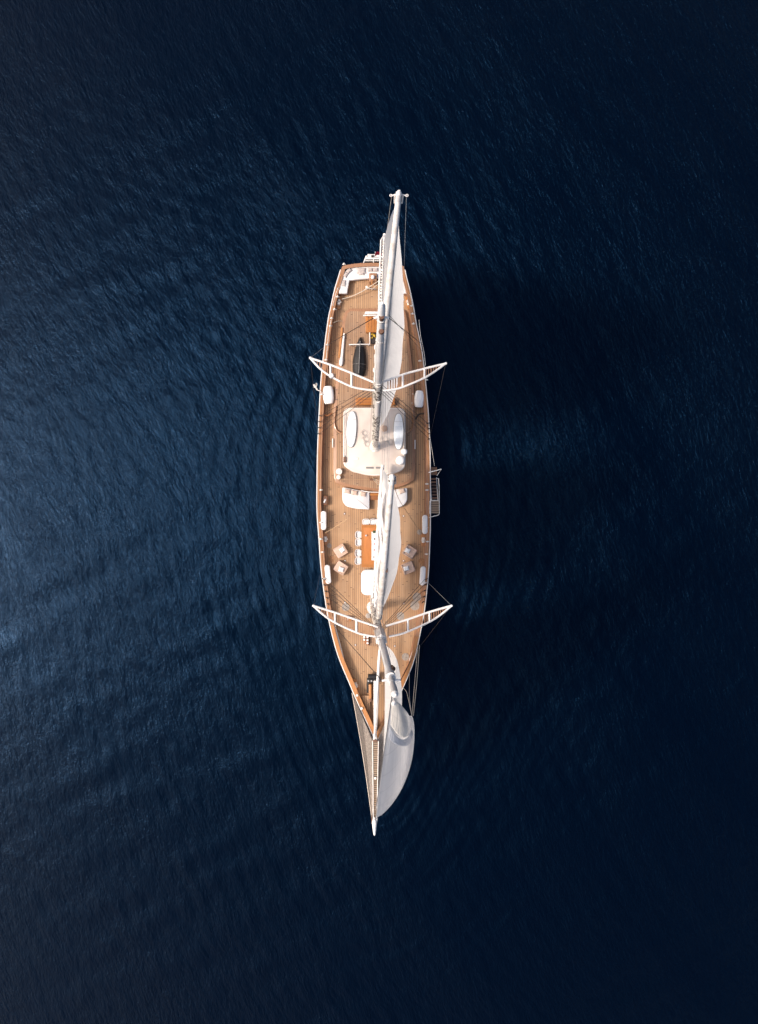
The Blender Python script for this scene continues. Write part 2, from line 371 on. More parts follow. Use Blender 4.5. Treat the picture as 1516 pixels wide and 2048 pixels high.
# cap rail: a wooden band, three pieces (aft, bow, transom)
def band(line, side, width, th, name, mat, z=0.0):
    mb = MB(); rings = []
    for i, p in enumerate(line):
        t = (line[min(i+1, len(line)-1)] - line[max(i-1, 0)]).normalized(); n = Vector((-t.y, t.x, 0)).normalized()*side
        a = p; b = p + n*(width(i/len(line)) if callable(width) else width)
        rings.append([(a.x, a.y, a.z+z-th), (a.x, a.y, a.z+z), (b.x, b.y, b.z+z), (b.x, b.y, b.z+z-th)])
    mb.rings(rings); return part(mb, name, mat, yacht)
nb = int(len(Lw)*0.70)
band(Lw[:nb+1], 1, 0.30, 0.07, 'cap_rail', 'varnish'); band(Rw[:nb+1], -1, 0.30, 0.07, 'cap_rail', 'varnish')
band(Lw[nb:], 1, lambda t: 0.27+0.05*math.sin(t*3), 0.07, 'cap_rail', 'varnish_bow', 0.004); band(Rw[nb:], -1, lambda t: 0.27+0.05*math.sin(t*3), 0.07, 'cap_rail', 'varnish_bow', 0.004)
band(stern[::-1], 1 if True else -1, 0.28, 0.07, 'cap_rail', 'varnish', 0.006)
# inner bulwark
mb = MB()
for line, s in ((Lw, 1), (Rw, -1)):
    rings = []
    for p in line:
        x = p.x + s*0.25; zz = zdeck(p.y); rings.append([(x, p.y, zz-0.05), (x, p.y, p.z-0.07)])
    mb.rings(rings, cap=False, closed=False)
part(mb, 'bulwark', 'varnish_dark', yacht)
# deck (as strips across so that it follows the sheer)
def deckstrip(y0, y1, inset, dz, name, mat, n=60, xl=None, xr=None):
    mb = MB(); rings = []
    for i in range(n+1):
        Y = y0+(y1-y0)*i/n; z = zdeck(Y)+dz; a = (xl or XL)(Y)+inset; b = (xr or XR)(Y)-inset
        if a > b: a = b = (a+b)/2
        rings.append([(a+(b-a)*k/4, Y, z) for k in range(5)])
    mb.rings(rings, cap=False, closed=False); mb.f = [f[::-1] for f in mb.f]
    return part(mb, name, mat, yacht, sharp=80)
deckstrip(YS-0.1, YB+0.5, 0.16, 0.0, 'deck', 'teak')
# waterway margin boards along the bulwarks
for line, s in ((Lw, 1), (Rw, -1)):
    mb = MB()
    for i in range(len(line)-9):
        p, q = line[i], line[i+1]
        za, zb = zdeck(p.y)+0.008, zdeck(q.y)+0.008
        vs = [(p.x+s*0.26, p.y, za), (q.x+s*0.26, q.y, zb), (q.x+s*0.38, q.y, zb), (p.x+s*0.38, p.y, za)]
        mb.add(vs, [(0, 1, 2, 3) if s > 0 else (3, 2, 1, 0)])
    part(mb, 'margin_plank', 'varnish', yacht)

# ---------------------------------------------------------------- raised trunk deck and deckhouse
RZ = 0.42
rp = [(690,622),(724,616),(760,615),(796,617),(812,625),(820,690),(827,760),(830,840),(830,945),(824,962),(806,972),(780,978),(757,983),(735,981),(705,976),(682,970),(668,955),(667,880),(667,820),(672,760),(680,690)]
poly = pxpoly([tuple(v) for v in spline([(a, b, 0) for a, b in rp], 3, True) and [(v.x, v.y) for v in spline([(a, b, 0) for a, b in rp], 3, True)]], RZ)
zb = 2.5
mb = MB(); mb.prism(poly, zb-0.1, zb+RZ-0.012, 0.05); part(mb, 'coachroof', 'varnish', yacht)
q = offset(poly if area(poly) > 0 else poly[::-1], 0.24)
mb = MB(); mb.prism(q, zb+RZ-0.03, zb+RZ+0.004); part(mb, 'raised_deck', 'teak_raised', yacht)
# rounded side cockpits beside the house: a curved coaming each side
for sx in (1, -1):
    cx = 748
    pts = [(cx-sx*(748-672), 812), (cx-sx*(748-669), 840), (cx-sx*(748-671), 856), (cx-sx*(748-678), 864), (cx-sx*(748-688), 867)]
    mb = MB(); mb.tube(spline([PD(x, y, RZ+0.08) for x, y in pts], 6), 0.07, 8); part(mb, 'coaming', 'varnish', yacht)
# deckhouse: walls, windows, roof
HZ = 2.25
house = thing('deckhouse', PD(748, 880, RZ), None, None); house.parent = yacht; house.location = PD(748, 880, RZ) - worg(yacht)
for k in ('label', 'category'):
    if k in house: del house[k]
wp = roundpoly([(697,822),(799,822),(799,925),(775,938),(748,941),(721,938),(697,925)], 0)
mb = MB(); mb.prism(pxpoly(wp, 0.42), zb+RZ, zb+HZ-0.12); part(mb, 'wall', 'varnish', house)
for y in (835, 858, 881, 904):
    for x, s in ((697, -1), (799, 1)):
        a = PD(x, y, 0.42); mb = MB(); mb.box((a.x+s*0.0, a.y-0.3, zb+1.15), (0.05, 0.62, 0.5)); part(mb, 'window', 'glass', house)
roofpts = [(686,815),(811,815),(811,930),(806,940),(790,947),(765,951),(748,952),(731,950),(705,944),(690,934),(686,926)]
rpoly = roundpoly([tuple(PH(x, y, HZ).xy) for x, y in roofpts], [0.55, 0.55, .3, .3, .2, 0, 0, 0, .2, .3, .3])
mb = MB(); mb.prism(rpoly, zb+HZ-0.14, zb+HZ, 0.06); roof = part(mb, 'roof', 'roof', house)
rq = offset(rpoly if area(rpoly) > 0 else rpoly[::-1], 0.10)
mb = MB(); mb.tube([(x, y, zb+HZ+0.015) for x, y in rq] + [(rq[0][0], rq[0][1], zb+HZ+0.015)], 0.022, 6); part(mb, 'roof_edge', 'white', house)
def roofbox(x0, x1, y0, y1, h, name, mat, bev=0.0, par=None, z=0.0):
    a = PH(x0, y0, HZ); b = PH(x1, y1, HZ); mb = MB(); mb.box(((a.x+b.x)/2, (a.y+b.y)/2, zb+HZ+z), (abs(b.x-a.x), abs(a.y-b.y), h), 0, bev)
    return part(mb, name, mat, par or house)
roofbox(732, 747.5, 933.5, 937.5, 0.03, 'roof_window', 'slot', 0.01); roofbox(751.5, 763, 933.5, 937.5, 0.03, 'roof_window', 'slot', 0.01)
roofbox(687, 692.5, 914, 925, 0.12, 'vent_box', 'brown', 0.03); roofbox(688, 691, 911.5, 913.5, 0.1, 'vent_box', 'grey', 0.02)
roofbox(709, 716, 915, 919.5, 0.05, 'hatch_plate', 'white', 0.02)
# handrails on the roof sides
for x in (689.5, 808.5):
    mb = MB(); mb.tube([PH(x, y, HZ+0.14) for y in (826, 850, 875, 900, 912)], 0.022, 6)
    for y in (828, 842, 858, 874, 890, 906): p = PH(x, y, HZ+0.14); mb.tube([(p.x, p.y, zb+HZ-0.01), p], 0.018, 5)
    part(mb, 'handrail', 'steel', house)
# low round beige disc, mast partner collar with coiled lashings
p = PH(769, 857, HZ); mb = MB(); mb.lathe((p.x, p.y, zb+HZ), [(0.24, 0), (0.24, 0.04), (0.2, 0.07), (0.001, 0.075)]); part(mb, 'round_disc', 'beige_dark', house)
for (cx, cy, r) in ((733, 878, 0.26), (730, 866, 0.22), (770, 878, 0.28), (781, 884, 0.22), (735, 888, 0.2)):
    p = PH(cx, cy, HZ); mb = MB()
    mb.tube([(p.x + (0.12+r*(t/40)*(0.75+0.5*math.sin(t*1.9)))*math.cos(t*0.55), p.y + (0.12+r*(t/40)*(0.7+0.5*math.cos(t*1.3)))*math.sin(t*0.55), zb+HZ+0.02) for t in range(41)], 0.008, 5)
    part(mb, 'coiled_line', 'grey', house)
# varnished lockers aft of the house (companionway)
for x0, x1, y0, y1, h, m_, in ((711, 747, 795, 810, 0.45, 'hatch'), (747, 790, 795, 810, 0.42, 'hatch')):
    a = PD(x0, y0, RZ+h); b = PD(x1, y1, RZ+h); mb = MB(); mb.box(((a.x+b.x)/2, (a.y+b.y)/2, zb+RZ), (abs(b.x-a.x), abs(a.y-b.y), h), 0, 0.05)
    hc = part(mb, 'companion_hatch', m_, yacht)
    for k in (0.28, 0.62):
        mb = MB(); yy = a.y + (b.y-a.y)*k; mb.box(((a.x+b.x)/2, yy, zb+RZ+h-0.004), (abs(b.x-a.x)-0.14, 0.05, 0.02)); part(mb, 'hatch_rib', 'varnish_dark', hc)

# ---------------------------------------------------------------- masts
def along(a, b, t): return a.lerp(b, t)
def mastline(base, top): return lambda h: base.lerp(top, (H(h)-base.z)/(top.z-base.z))
MB0, MT = PH(750, 893, HZ), PH(764, 606, 31.5); main_at = mastline(MB0, MT)
FB0, FT = PH(746, 1214, 0.0), PH(787, 1377, 32.0); fore_at = mastline(FB0, FT)
# main mast
mb = MB(); mb.tube([main_at(2.26), main_at(6), main_at(12), main_at(21)], [0.25, 0.25, 0.245, 0.21], 20)
mast1 = part(mb, 'mast', 'mast_dots', yacht)
mb = MB(); mb.tube([main_at(21.0), main_at(21.05), main_at(25), main_at(29), main_at(31.2), main_at(31.5)], [0.17, 0.19, 0.175, 0.15, 0.13, 0.05], 20); part(mb, 'topmast', 'mast', mast1)
mb = MB(); mb.lathe(MB0 + Vector((0, 0, 0)), [(0.42, 0), (0.42, 0.06), (0.3, 0.16), (0.27, 0.5), (0.255, 0.52)], 24); part(mb, 'mast_boot', 'white_worn', mast1)
for h, r_, l_ in ((21.15, 0.215, 0.35), (27.6, 0.17, 0.12), (29.9, 0.165, 0.12)): mb = MB(); mb.tube([main_at(h), main_at(h+l_)], r_, 20); part(mb, 'mast_band', 'white_worn', mast1)
mb = MB(); c = main_at(30.6); mb.tube([c+Vector((0, -0.13, 0)), c+Vector((0, -0.17, -0.25))], [0.1, 0.08], 12); part(mb, 'mast_block', 'brown', mast1)
mb = MB(); c = main_at(29.2); mb.lathe(c+Vector((0.02, -0.2, 0)), [(0.09, -0.1), (0.11, 0), (0.09, 0.1), (0.001, 0.11)], 14); part(mb, 'masthead_light', 'brown', mast1)
# bright painted gaff saddle on the mast front
mb = MB(); mb.tube([main_at(14.5)+Vector((0.03, -0.14, 0)), main_at(18.0)+Vector((0.03, -0.13, 0))], [0.17, 0.15], 12); part(mb, 'mast_saddle', 'white', mast1)
# fore mast
mb = MB(); mb.tube([fore_at(0.0), fore_at(6), fore_at(12), fore_at(18)], [0.27, 0.27, 0.25, 0.23], 20); mast2 = part(mb, 'mast', 'mast_dots', yacht)
mb = MB(); mb.tube([fore_at(18), fore_at(22), fore_at(27), fore_at(31.2)], [0.175, 0.165, 0.15, 0.11], 20); part(mb, 'topmast', 'mast', mast2)
mb = MB(); mb.lathe(FB0, [(0.5, 0), (0.5, 0.25), (0.38, 0.35), (0.36, 0.9), (0.28, 0.95)], 20); part(mb, 'mast_boot', 'white_worn', mast2)
mb = MB(); mb.tube([fore_at(15.6), fore_at(16.2), fore_at(20.0), fore_at(20.1)], [0.25, 0.30, 0.31, 0.2], 6); part(mb, 'mast_box', 'white', mast2)
mb = MB(); mb.tube([fore_at(29.5), fore_at(30.1)], 0.19, 16); part(mb, 'mast_band', 'white', mast2); mb = MB(); mb.tube([fore_at(31.1), fore_at(32), fore_at(32.9), fore_at(33.0)], [0.10, 0.125, 0.115, 0.04], 14); part(mb, 'mast_cap', 'white', mast2)
mb = MB(); c = fore_at(28.2)+Vector((0.12, 0.1, 0)); mb.tube([c, c+Vector((0.06, 0, 0.5)), c+Vector((0.02, 0.05, 0.9))], [0.05, 0.09, 0.04], 8); part(mb, 'mast_block', 'brown', mast2)
mb = MB(); c = fore_at(33.4)+Vector((-0.05, -0.35, -0.6)); mb.lathe(c, [(0.001, -0.08), (0.08, 0), (0.001, 0.08)], 10); mb.tube([c, fore_at(31.5)], 0.02, 5); part(mb, 'masthead_light', 'white', mast2)
# crosstrees near the mastheads
def crosstree(at, h, hw, mast, mat='white'):
    c = at(h); mb = MB(); mb.tube([c+Vector((-hw, -0.05, 0)), c, c+Vector((hw, -0.05, 0))], 0.045, 8); return part(mb, 'crosstree', mat, mast), c
_, c1 = crosstree(main_at, 30.2, 0.28, mast1); _, c2 = crosstree(fore_at, 30.4, 0.33, mast2)

# curved open spreaders: two rails and two rungs per side
def spreader(mast, h, tip, aft, fore, rungs, r=0.054):
    root = MB()
    root.tube(spline([PH(x, y, h) for x, y in aft], 8), r, 8); sp = part(root, 'spreader', 'white', mast)
    mb = MB(); mb.tube(spline([PH(x, y, h) for x, y in fore], 8), r*0.95, 8)
    for (x0, y0, x1, y1) in rungs: mb.tube([PH(x0, y0, h), PH(x1, y1, h)], r*0.95, 8)
    p = PH(*tip, h); mb.lathe(p+Vector((0, 0, -0.08)), [(0.001, 0.02), (0.062, 0.04), (0.062, 0.12), (0.001, 0.14)], 10)
    # merge into one spreader object with the aft rail
    mb2 = MB(); mb2.v = root.v; mb2.f = root.f; mb2.add(mb.v, mb.f)
    bpy.data.objects.remove(sp); sp = part(mb2, 'spreader', 'white', mast)
    A = spline([PH(x, y, h) for x, y in aft], 8); F = spline([PH(x, y, h) for x, y in fore], 8); s = 1 if A[-1].x > A[0].x else -1
    ya = lambda x: float(np.interp(x*s, [p.x*s for p in A], [p.y for p in A])); yf = lambda x: float(np.interp(x*s, [p.x*s for p in F], [p.y for p in F]))
    x = A[0].x + 0.22*s; mb = MB(); k = 0
    while (x - A[-1].x)*s < -0.1:
        y0, y1 = yf(x), ya(x)
        if y1-y0 > 0.06: mb.box((x, (y0+y1)/2, H(h)-0.035), (0.045 if k % 2 else 0.06, y1-y0, 0.03))
        x += 0.125*s; k += 1
    slats = part(mb, 'slat_panel', 'slats', sp); slats['kind'] = 'stuff' if False else ''; del slats['kind']
    return sp
spL = spreader(mast1, 21, (620.5,716), [(620.5,716),(662,730),(705,747),(748,765)], [(620.5,716),(640,737),(662,753),(700,772),(724,778),(750,781)], [(661,730,661,752),(703,746.5,703,772)])
spR = spreader(mast1, 21, (891.5,727), [(891.5,727),(850,737),(806,749),(768,763)], [(891.5,727),(868,744),(846,757),(806,774),(786,779),(766,781)], [(849,737,849,756),(805.5,750,805.5,773)])
mb = MB(); p = PH(663, 752, 21); mb.lathe(p+Vector((0, 0, -0.05)), [(0.001, 0), (0.13, 0.03), (0.14, 0.12), (0.1, 0.22), (0.001, 0.25)], 14); part(mb, 'spreader_light', 'gelcoat', mast1)
spreader(mast2, 17, (626.5,1211.5), [(626.5,1211.5),(670,1225),(714,1240),(756,1254)], [(626.5,1211.5),(645,1228),(668,1244),(713,1265),(736,1271),(758,1274)], [(670,1225,670,1246),(713,1239,713,1265)], 0.06)
spreader(mast2, 17, (903,1211.5), [(903,1211.5),(859,1224),(815,1239),(772,1252)], [(903,1211.5),(882,1229),(858,1244),(816,1263),(798,1269),(778,1273)], [(859,1224,859,1245),(816,1239,816,1264)], 0.06)

# ---------------------------------------------------------------- spars
def spar(name, pts, rad, mat='spar', par=None, n=14):
    mb = MB(); mb.tube(pts, rad, n); return part(mb, name, mat, par or yacht)
# main boom and gaff
m_tack, m_clew = PH(751, 862, 3.2), PH(769, 474, 3.4)
mboom = spar('boom', [PH(751, 868, 3.1), PH(757, 740, 3.15), PH(764, 590, 3.25), PH(769.5, 468, 3.35)], [0.16, 0.19, 0.18, 0.13])
m_throat, m_peak = main_at(16.6)+Vector((0.02, 0.28, 0)), PH(796.5, 400, 27)
g1 = spar('gaff', [m_throat, m_throat.lerp(m_peak, .35), m_throat.lerp(m_peak, .8), m_throat.lerp(m_peak, 1.02)], [0.17, 0.2, 0.15, 0.115])
# head gear of the main gaff: cap, cheeks, two hooks
e = PH(797.5, 386, 27.35); mb = MB(); mb.tube([m_peak, e, e+Vector((0.01, 0.05, 0.1))], [0.12, 0.12, 0.05], 14); part(mb, 'gaff_cap', 'white', g1)
for s in (1, -1):
    mb = MB(); a = PH(797.5+s*8.5, 390, 27.2); b = PH(796.5+s*7.5, 406, 26.8); cc = PH(797+s*3, 407, 26.8)
    mb.tube([a, b, cc], 0.035, 6); mb.tube([a, PH(797.5+s*3, 388, 27.3)], 0.035, 6)
    mb.tube([PH(798+s*16+4*math.cos(t*0.5)*0.6, 391+3*math.sin(t*0.5)*0.6, 27.2) for t in range(14)], 0.025, 5)
    mb.tube([a, PH(798+s*14, 391, 27.2)], 0.03, 6); part(mb, 'peak_fitting', 'white_worn', g1)
# jackline with dark hanks between boom and sail, white lazyjack tube on the left of the boom
spar('boom_gallows', [PH(757, 640, 3.7), PH(758.5, 560, 3.8), PH(762, 480, 3.8), PH(768, 471, 3.6)], 0.055, 'white', mboom, 8)
for i, y in enumerate(range(482, 624, 6)):
    mb = MB()
    p = PH(760.3+(628-y)*0.032, y + rnd.uniform(-1, 1), 3.62); mb.box(p, (0.10, rnd.uniform(0.07, 0.2), 0.05), 0, 0.01)
    part(mb, 'sail_hank', 'grey', mboom)
# fore boom and gaff
f_throat, f_peak = fore_at(11.8)+Vector((0.12, 0.30, 0)), PH(783.5, 964, 22.5)
fboom = spar('boom', [PH(748, 1206, 3.0), PH(755, 1100, 3.05), PH(761, 1000, 3.1), PH(765.5, 930, 3.15)], [0.17, 0.2, 0.19, 0.13])
g2 = spar('gaff', [f_throat, f_throat.lerp(f_peak, .35), f_throat.lerp(f_peak, .8), f_throat.lerp(f_peak, 1.02)], [0.19, 0.21, 0.16, 0.12])
e = PH(784, 952, 22.8); mb = MB(); mb.tube([f_peak, e, e+Vector((0, 0.04, 0.1))], [0.13, 0.14, 0.05], 14); part(mb, 'gaff_cap', 'white', g2)
for s in (1, -1):
    mb = MB(); a = PH(784+s*7, 953, 22.6); b = PH(784+s*7, 967, 22.3); mb.tube([PH(784+s*2, 952, 22.7), a, b, PH(784+s*2, 968, 22.3)], 0.035, 6)
    part(mb, 'peak_fitting', 'white_worn', g2)
    for y in (955, 962): mb = MB(); mb.lathe(PH(784+s*5.5, y, 22.5), [(0.05, 0), (0.05, 0.2), (0.001, 0.21)], 8); part(mb, 'peak_pin', 'dark', g2)
for y in range(940, 1206, 8):
    mb = MB()
    x = 765.5-(y-930)*0.0635; p = PH(x-2.5+rnd.uniform(-1, 1), y, 3.22)
    mb.box(p, (rnd.uniform(0.03, 0.09), rnd.uniform(0.06, 0.22), 0.06), rnd.uniform(-.3, .3), 0.01)
    part(mb, 'sail_hank', 'grey', fboom)
spar('lazyjack_tube', [PH(763.5, 932, 3.5), PH(759.5, 1000, 3.5), PH(752, 1120, 3.5), PH(744, 1196, 3.3)], 0.045, 'white', fboom, 8)
mb = MB()
for h, y0 in ((7.5, 0),): mb.box(f_throat.lerp(f_peak, 0.42)+Vector((0.19, 0, 0.02)), (0.1, 0.24, 0.2), 0, 0.03)
part(mb, 'gaff_block', 'brown', g2)
for t in (0.05, 0.13, 0.33, 0.36): mb = MB(); mb.box(f_throat.lerp(f_peak, t)+Vector((0.17, 0, 0.04)), (0.07, 0.2, 0.14), 0, 0.02); part(mb, 'gaff_hank', 'grey', g2)
# staysail boom over the foredeck
sb = spar('staysail_boom', [PH(762, 1270, 1.9), PH(758, 1320, 1.95), PH(753.5, 1390, 2.0), PH(748.5, 1474, 2.1)], [0.09, 0.11, 0.10, 0.06], 'white', None, 10)

# ---------------------------------------------------------------- sails
def sail(name, mat, corner, belly, nu=34, nv=34, bu=1.0, bv=1.0, skew=0.5, roach=0.0, lean=0.0, wr=0.0, parent=None, sgn=1.0):
    """corner = tack, clew, throat, peak; u runs luff->leech, v foot->head"""
    T, C, Th, Pk = corner; mb = MB(); uv = []
    for j in range(nv+1):
        v = j/nv
        for i in range(nu+1):
            u = i/nu; a = T.lerp(Th, v); b = C.lerp(Pk, v); p = a.lerp(b, u)
            k = (math.sin(math.pi*u**skew)**bu if 0 < u < 1 else 0)*(math.sin(math.pi*v**0.75)**bv if 0 < v < 1 else 0)
            p = p + Vector((belly*k*sgn, 0, 0))
            if wr: p.x += wr*k*math.sin(u*31+v*3.0)*math.sin(v*5+u*4)
            if roach: p += Vector((0, roach*math.sin(math.pi*v)*u*u, 0))
            mb.v.append(p); uv.append((u, v))
    for j in range(nv):
        for i in range(nu):
            a = j*(nu+1)+i; mb.f.append((a, a+1, a+nu+2, a+nu+1))
    mb.uv = uv; o = mb.build(name, M[mat], parent or yacht, sharp=180)
    return o
sail('mainsail', 'sail_main', (PH(752, 866, 3.3), PH(768.5, 480, 3.5), m_throat, m_peak), 1.38, bu=0.6, bv=0.6, skew=0.75, wr=0.035, roach=0.3)
sail('foresail', 'sail_fore', (PH(749, 1203, 3.2), PH(765, 936, 3.3), f_throat, f_peak), 1.32, bu=0.7, bv=0.7, skew=0.9, wr=0.035)
# folds of slack sailcloth lying on the fore boom (lit) 
mb = MB()
for k, (dx, r) in enumerate(((4.5, 0.13), (8.5, 0.12), (12.0, 0.10))):
    pts = []; rr = []
    for i in range(26):
        y = 960+(1222-960)*i/25; x = 765.5-(y-930)*0.0635+dx*(0.6+0.4*math.sin(i*0.5+k)) + (4 if y > 1190 else 0)*0.3
        pts.append(PH(x, y, 3.3+0.12*math.sin(i*0.9+k*2)+0.3*k)); rr.append(r*(0.8+0.25*math.sin(i*1.3+k*1.7)))
    mb.tube(pts, rr, 10)
part(mb, 'reefed_sailcloth', 'cushion', fboom)
mb = MB()
for k, dx in enumerate((-8, -5)):
    pts = []; rr = []
    for i in range(24):
        y = 676+(770-676)*i/23; x = 758+(740-y)*0.047 + dx + 1.2*math.sin(i*1.1+k)
        pts.append(PH(x, y, 3.0+0.15*math.sin(i*0.8+k*2))); rr.append((0.1 if 0 < i < 23 else 0.02)*(0.9+0.35*math.sin(i*1.7+k)))
    mb.tube(pts, rr, 9)
part(mb, 'reefed_sailcloth', 'cushion', mboom)

# triangular head sails: tack, clew, head with belly to starboard
def trisail(name, mat, tack, clew, head, belly, foot=0.0, leech=0.0, n=36, bp=0.8, shift=(0, 0, 0), lift=0.0, wr=0.0, lb=0.0):
    mb = MB(); uv = []
    for j in range(n+1):
        v = j/n
        for i in range(n+1):
            u = i/n; a = tack.lerp(head, v); b = clew.lerp(head, v); p = a.lerp(b, u)
            k = (math.sin(math.pi*u**0.8)**bp if 0 < u < 1 else 0)*(1-v)**0.6*min(1, v*4+foot)
            p = p + Vector((belly*k + lb*u*math.sin(math.pi*v**0.8), 0, 0)) + Vector((0, -leech*math.sin(math.pi*v)*u*u, 0)) + Vector((0, 0, -lift*k*(1-v)))
            if wr: p.x += wr*k*math.sin(u*9+v*11)
            mb.v.append(p); uv.append((u, v))
    for j in range(n):
        for i in range(n):
            a = j*(n+1)+i; mb.f.append((a, a+1, a+n+2, a+n+1))
    mb.uv = uv; o = mb.build(name, M[mat], yacht, sharp=180)
    return o
j_head, j_tack = PH(784, 1388, 29.0), PH(751.5, 1636, 2.6)
j_clew = PH(824, 1432, 5.0)
jib = trisail('jib', 'sail_jib', j_tack, j_clew, j_head, 1.25, foot=1.0, bp=0.75, leech=0.25)
st = trisail('staysail', 'sail_stay', PH(750.5, 1622, 2.5), PH(766, 1288, 2.7), PH(786, 1372, 27.5), 1.15, foot=0.35, bp=0.7, lb=0.55)

# ---------------------------------------------------------------- rigging
def wire(a, b, r=0.02, mat='dark', name='stay', par=None, sag=0.0):
    mb = MB(); pts = [a.lerp(b, i/8)-Vector((0, 0, sag*math.sin(math.pi*i/8))) for i in range(9)] if sag else [a, b]
    mb.tube(pts, r, 5); return part(mb, name, mat, par or yacht)
cp_ml = [(640, 831), (639, 843), (638, 855), (637, 867)]; cp_mr = [(857, 846), (858, 857), (858.5, 867), (859, 877)]
for i, (x, y) in enumerate(cp_ml): wire(PD(x+2, y, 1.1), main_at(20.9-0.55*i)+Vector((-0.2, -0.05, 0)), 0.016, name='shroud')
for i, (x, y) in enumerate(cp_mr): wire(PD(x-2, y, 1.1), main_at(20.9-0.55*i)+Vector((0.2, -0.05, 0)), 0.016, name='shroud')
cp_fl = [(646, 1157), (648.5, 1169), (651, 1182), (653.5, 1195), (655.5, 1207)]; cp_fr = [(854, 1157), (852.5, 1168), (850.5, 1180), (849, 1192), (847, 1203)]
for i, (x, y) in enumerate(cp_fl[:4]): wire(PD(x+3, y, 1.1), fore_at(16.6-0.5*(3-i))+Vector((-0.2, 0.1, 0)), 0.016, name='shroud')
for i, (x, y) in enumerate(cp_fr[:4]): wire(PD(x-3, y, 1.1), fore_at(16.6-0.5*(3-i))+Vector((0.2, 0.1, 0)), 0.016, name='shroud')
for x, y in cp_ml + cp_fl + cp_mr + cp_fr:
    s = 1 if x < 748 else -1
    mb = MB(); p = PD(x, y, CAP+0.02); mb.tube([p+Vector((-0.06*s, 0, 0.0)), p+Vector((0.05*s, -0.03, 0.08)), p+Vector((0.16*s, -0.1, 0.32))], [0.04, 0.045, 0.025], 6); part(mb, 'turnbuckle', 'dark', yacht)
TL, TR = c1+Vector((-0.28, -0.05, 0)), c1+Vector((0.28, -0.05, 0))
wire(TL, PD(651, 692, 0.9), 0.017); wire(TR, PD(846, 690, 0.9), 0.017); wire(TR+Vector((-0.02, .12, 0)), PD(848, 706, 0.9), 0.009)
FL, FR = c2+Vector((-0.33, -0.05, 0)), c2+Vector((0.33, -0.05, 0))
wire(FL, PD(666, 1249, 0.9), 0.016); wire(FR, PD(836, 1290, 0.9), 0.014); wire(FR, PD(833, 1302, 0.9), 0.010)
for (x, y), (x2, y2), h, m_ in (((620.5,716), (650,693), 21, 'grey'), ((891.5,727), (861,870), 21, 'dark'), ((626.5,1211.5), (640,1150), 17, 'dark'), ((903,1211.5), (854,1163), 17, 'grey'), ((903,1211.5), (842,1290), 17, 'dark'), ((620.5,716), (637,868), 21, 'dark')):
    wire(PH(x, y, h), PD(x2, y2, 0.9), 0.009, m_)
wire(c1+Vector((0.25, 0, 0)), PH(806, 530, 1.0), 0.008, 'white_worn') if False else None
wire(PH(813, 391, 27.2), PD(808, 540, 0.9), 0.010, 'grey', 'flag_halyard')
wire(PH(783.5, 391, 27.2), PH(773, 468, 3.6), 0.012, 'rope', 'peak_vang')
wire(PH(749, 1640, 2.6), j_head, 0.012, 'dark', 'forestay'); wire(PH(749, 1500, 2.2), fore_at(22), 0.008, 'dark', 'forestay') if False else None
wire(main_at(20)+Vector((0.4, -.2, 0)), PH(768, 936, 3.6), 0.010, 'grey', 'topping_lift'); wire(main_at(20)+Vector((0.28, -.2, 0)), PH(764, 936, 3.6), 0.010, 'grey', 'topping_lift')
wire(main_at(21)+Vector((0.6, -.2, 0)), PH(777, 960, 20), 0.010, 'grey', 'peak_halyard'); wire(main_at(21)+Vector((0.5, -.2, 0)), PH(774, 940, 9), 0.010, 'grey', 'peak_halyard')
wire(PH(772, 735, 14), PH(812, 715, 4), 0.011, 'dark'); wire(PH(772, 738, 14), PH(800, 750, 5), 0.011, 'dark')
wire(PH(800, 745, 5), PD(822, 770, .9), 0.011, 'dark')
wire(PD(657, 700, 0.9), PH(755, 750, 14), 0.006, 'dark')
for t_, h_ in ((0.3, 22), (0.52, 24), (0.74, 26)):
    for s_ in (-1, 1):
        wire(main_at(h_)+Vector((0.16*s_, 0.1, 0)), PH(751, 868, 3.1).lerp(PH(769.5, 468, 3.35), t_)+Vector((0.2*s_, 0, 0)), 0.007, 'rope_grey', 'lazy_jack')
        wire(fore_at(h_-3)+Vector((0.18*s_, 0.1, 0)), PH(748, 1206, 3.0).lerp(PH(765.5, 930, 3.15), t_)+Vector((0.2*s_, 0, 0)), 0.007, 'rope_grey', 'lazy_jack')
for i_, (h_, dx_) in enumerate(((28, -0.25), (26, 0.25), (24, -0.3), (19, 0.32))):
    wire(main_at(h_)+Vector((dx_*0.7, -0.1, 0)), MB0+Vector((dx_*1.6, -0.3, 0.1)), 0.010, 'rope', 'halyard')
    wire(fore_at(h_)+Vector((dx_*0.7, 0.1, 0)), FB0+Vector((dx_*1.8, 0.3, 0.9)), 0.010, 'rope', 'halyard')
wire(PH(770, 640, 14), PH(806, 560, 6), 0.009, 'rope_grey', 'brail_line'); wire(PH(768, 700, 12), PH(803, 640, 7), 0.009, 'rope_grey', 'brail_line'); wire(PH(766, 725, 12), PH(799, 655, 8), 0.008, 'rope_grey', 'brail_line')
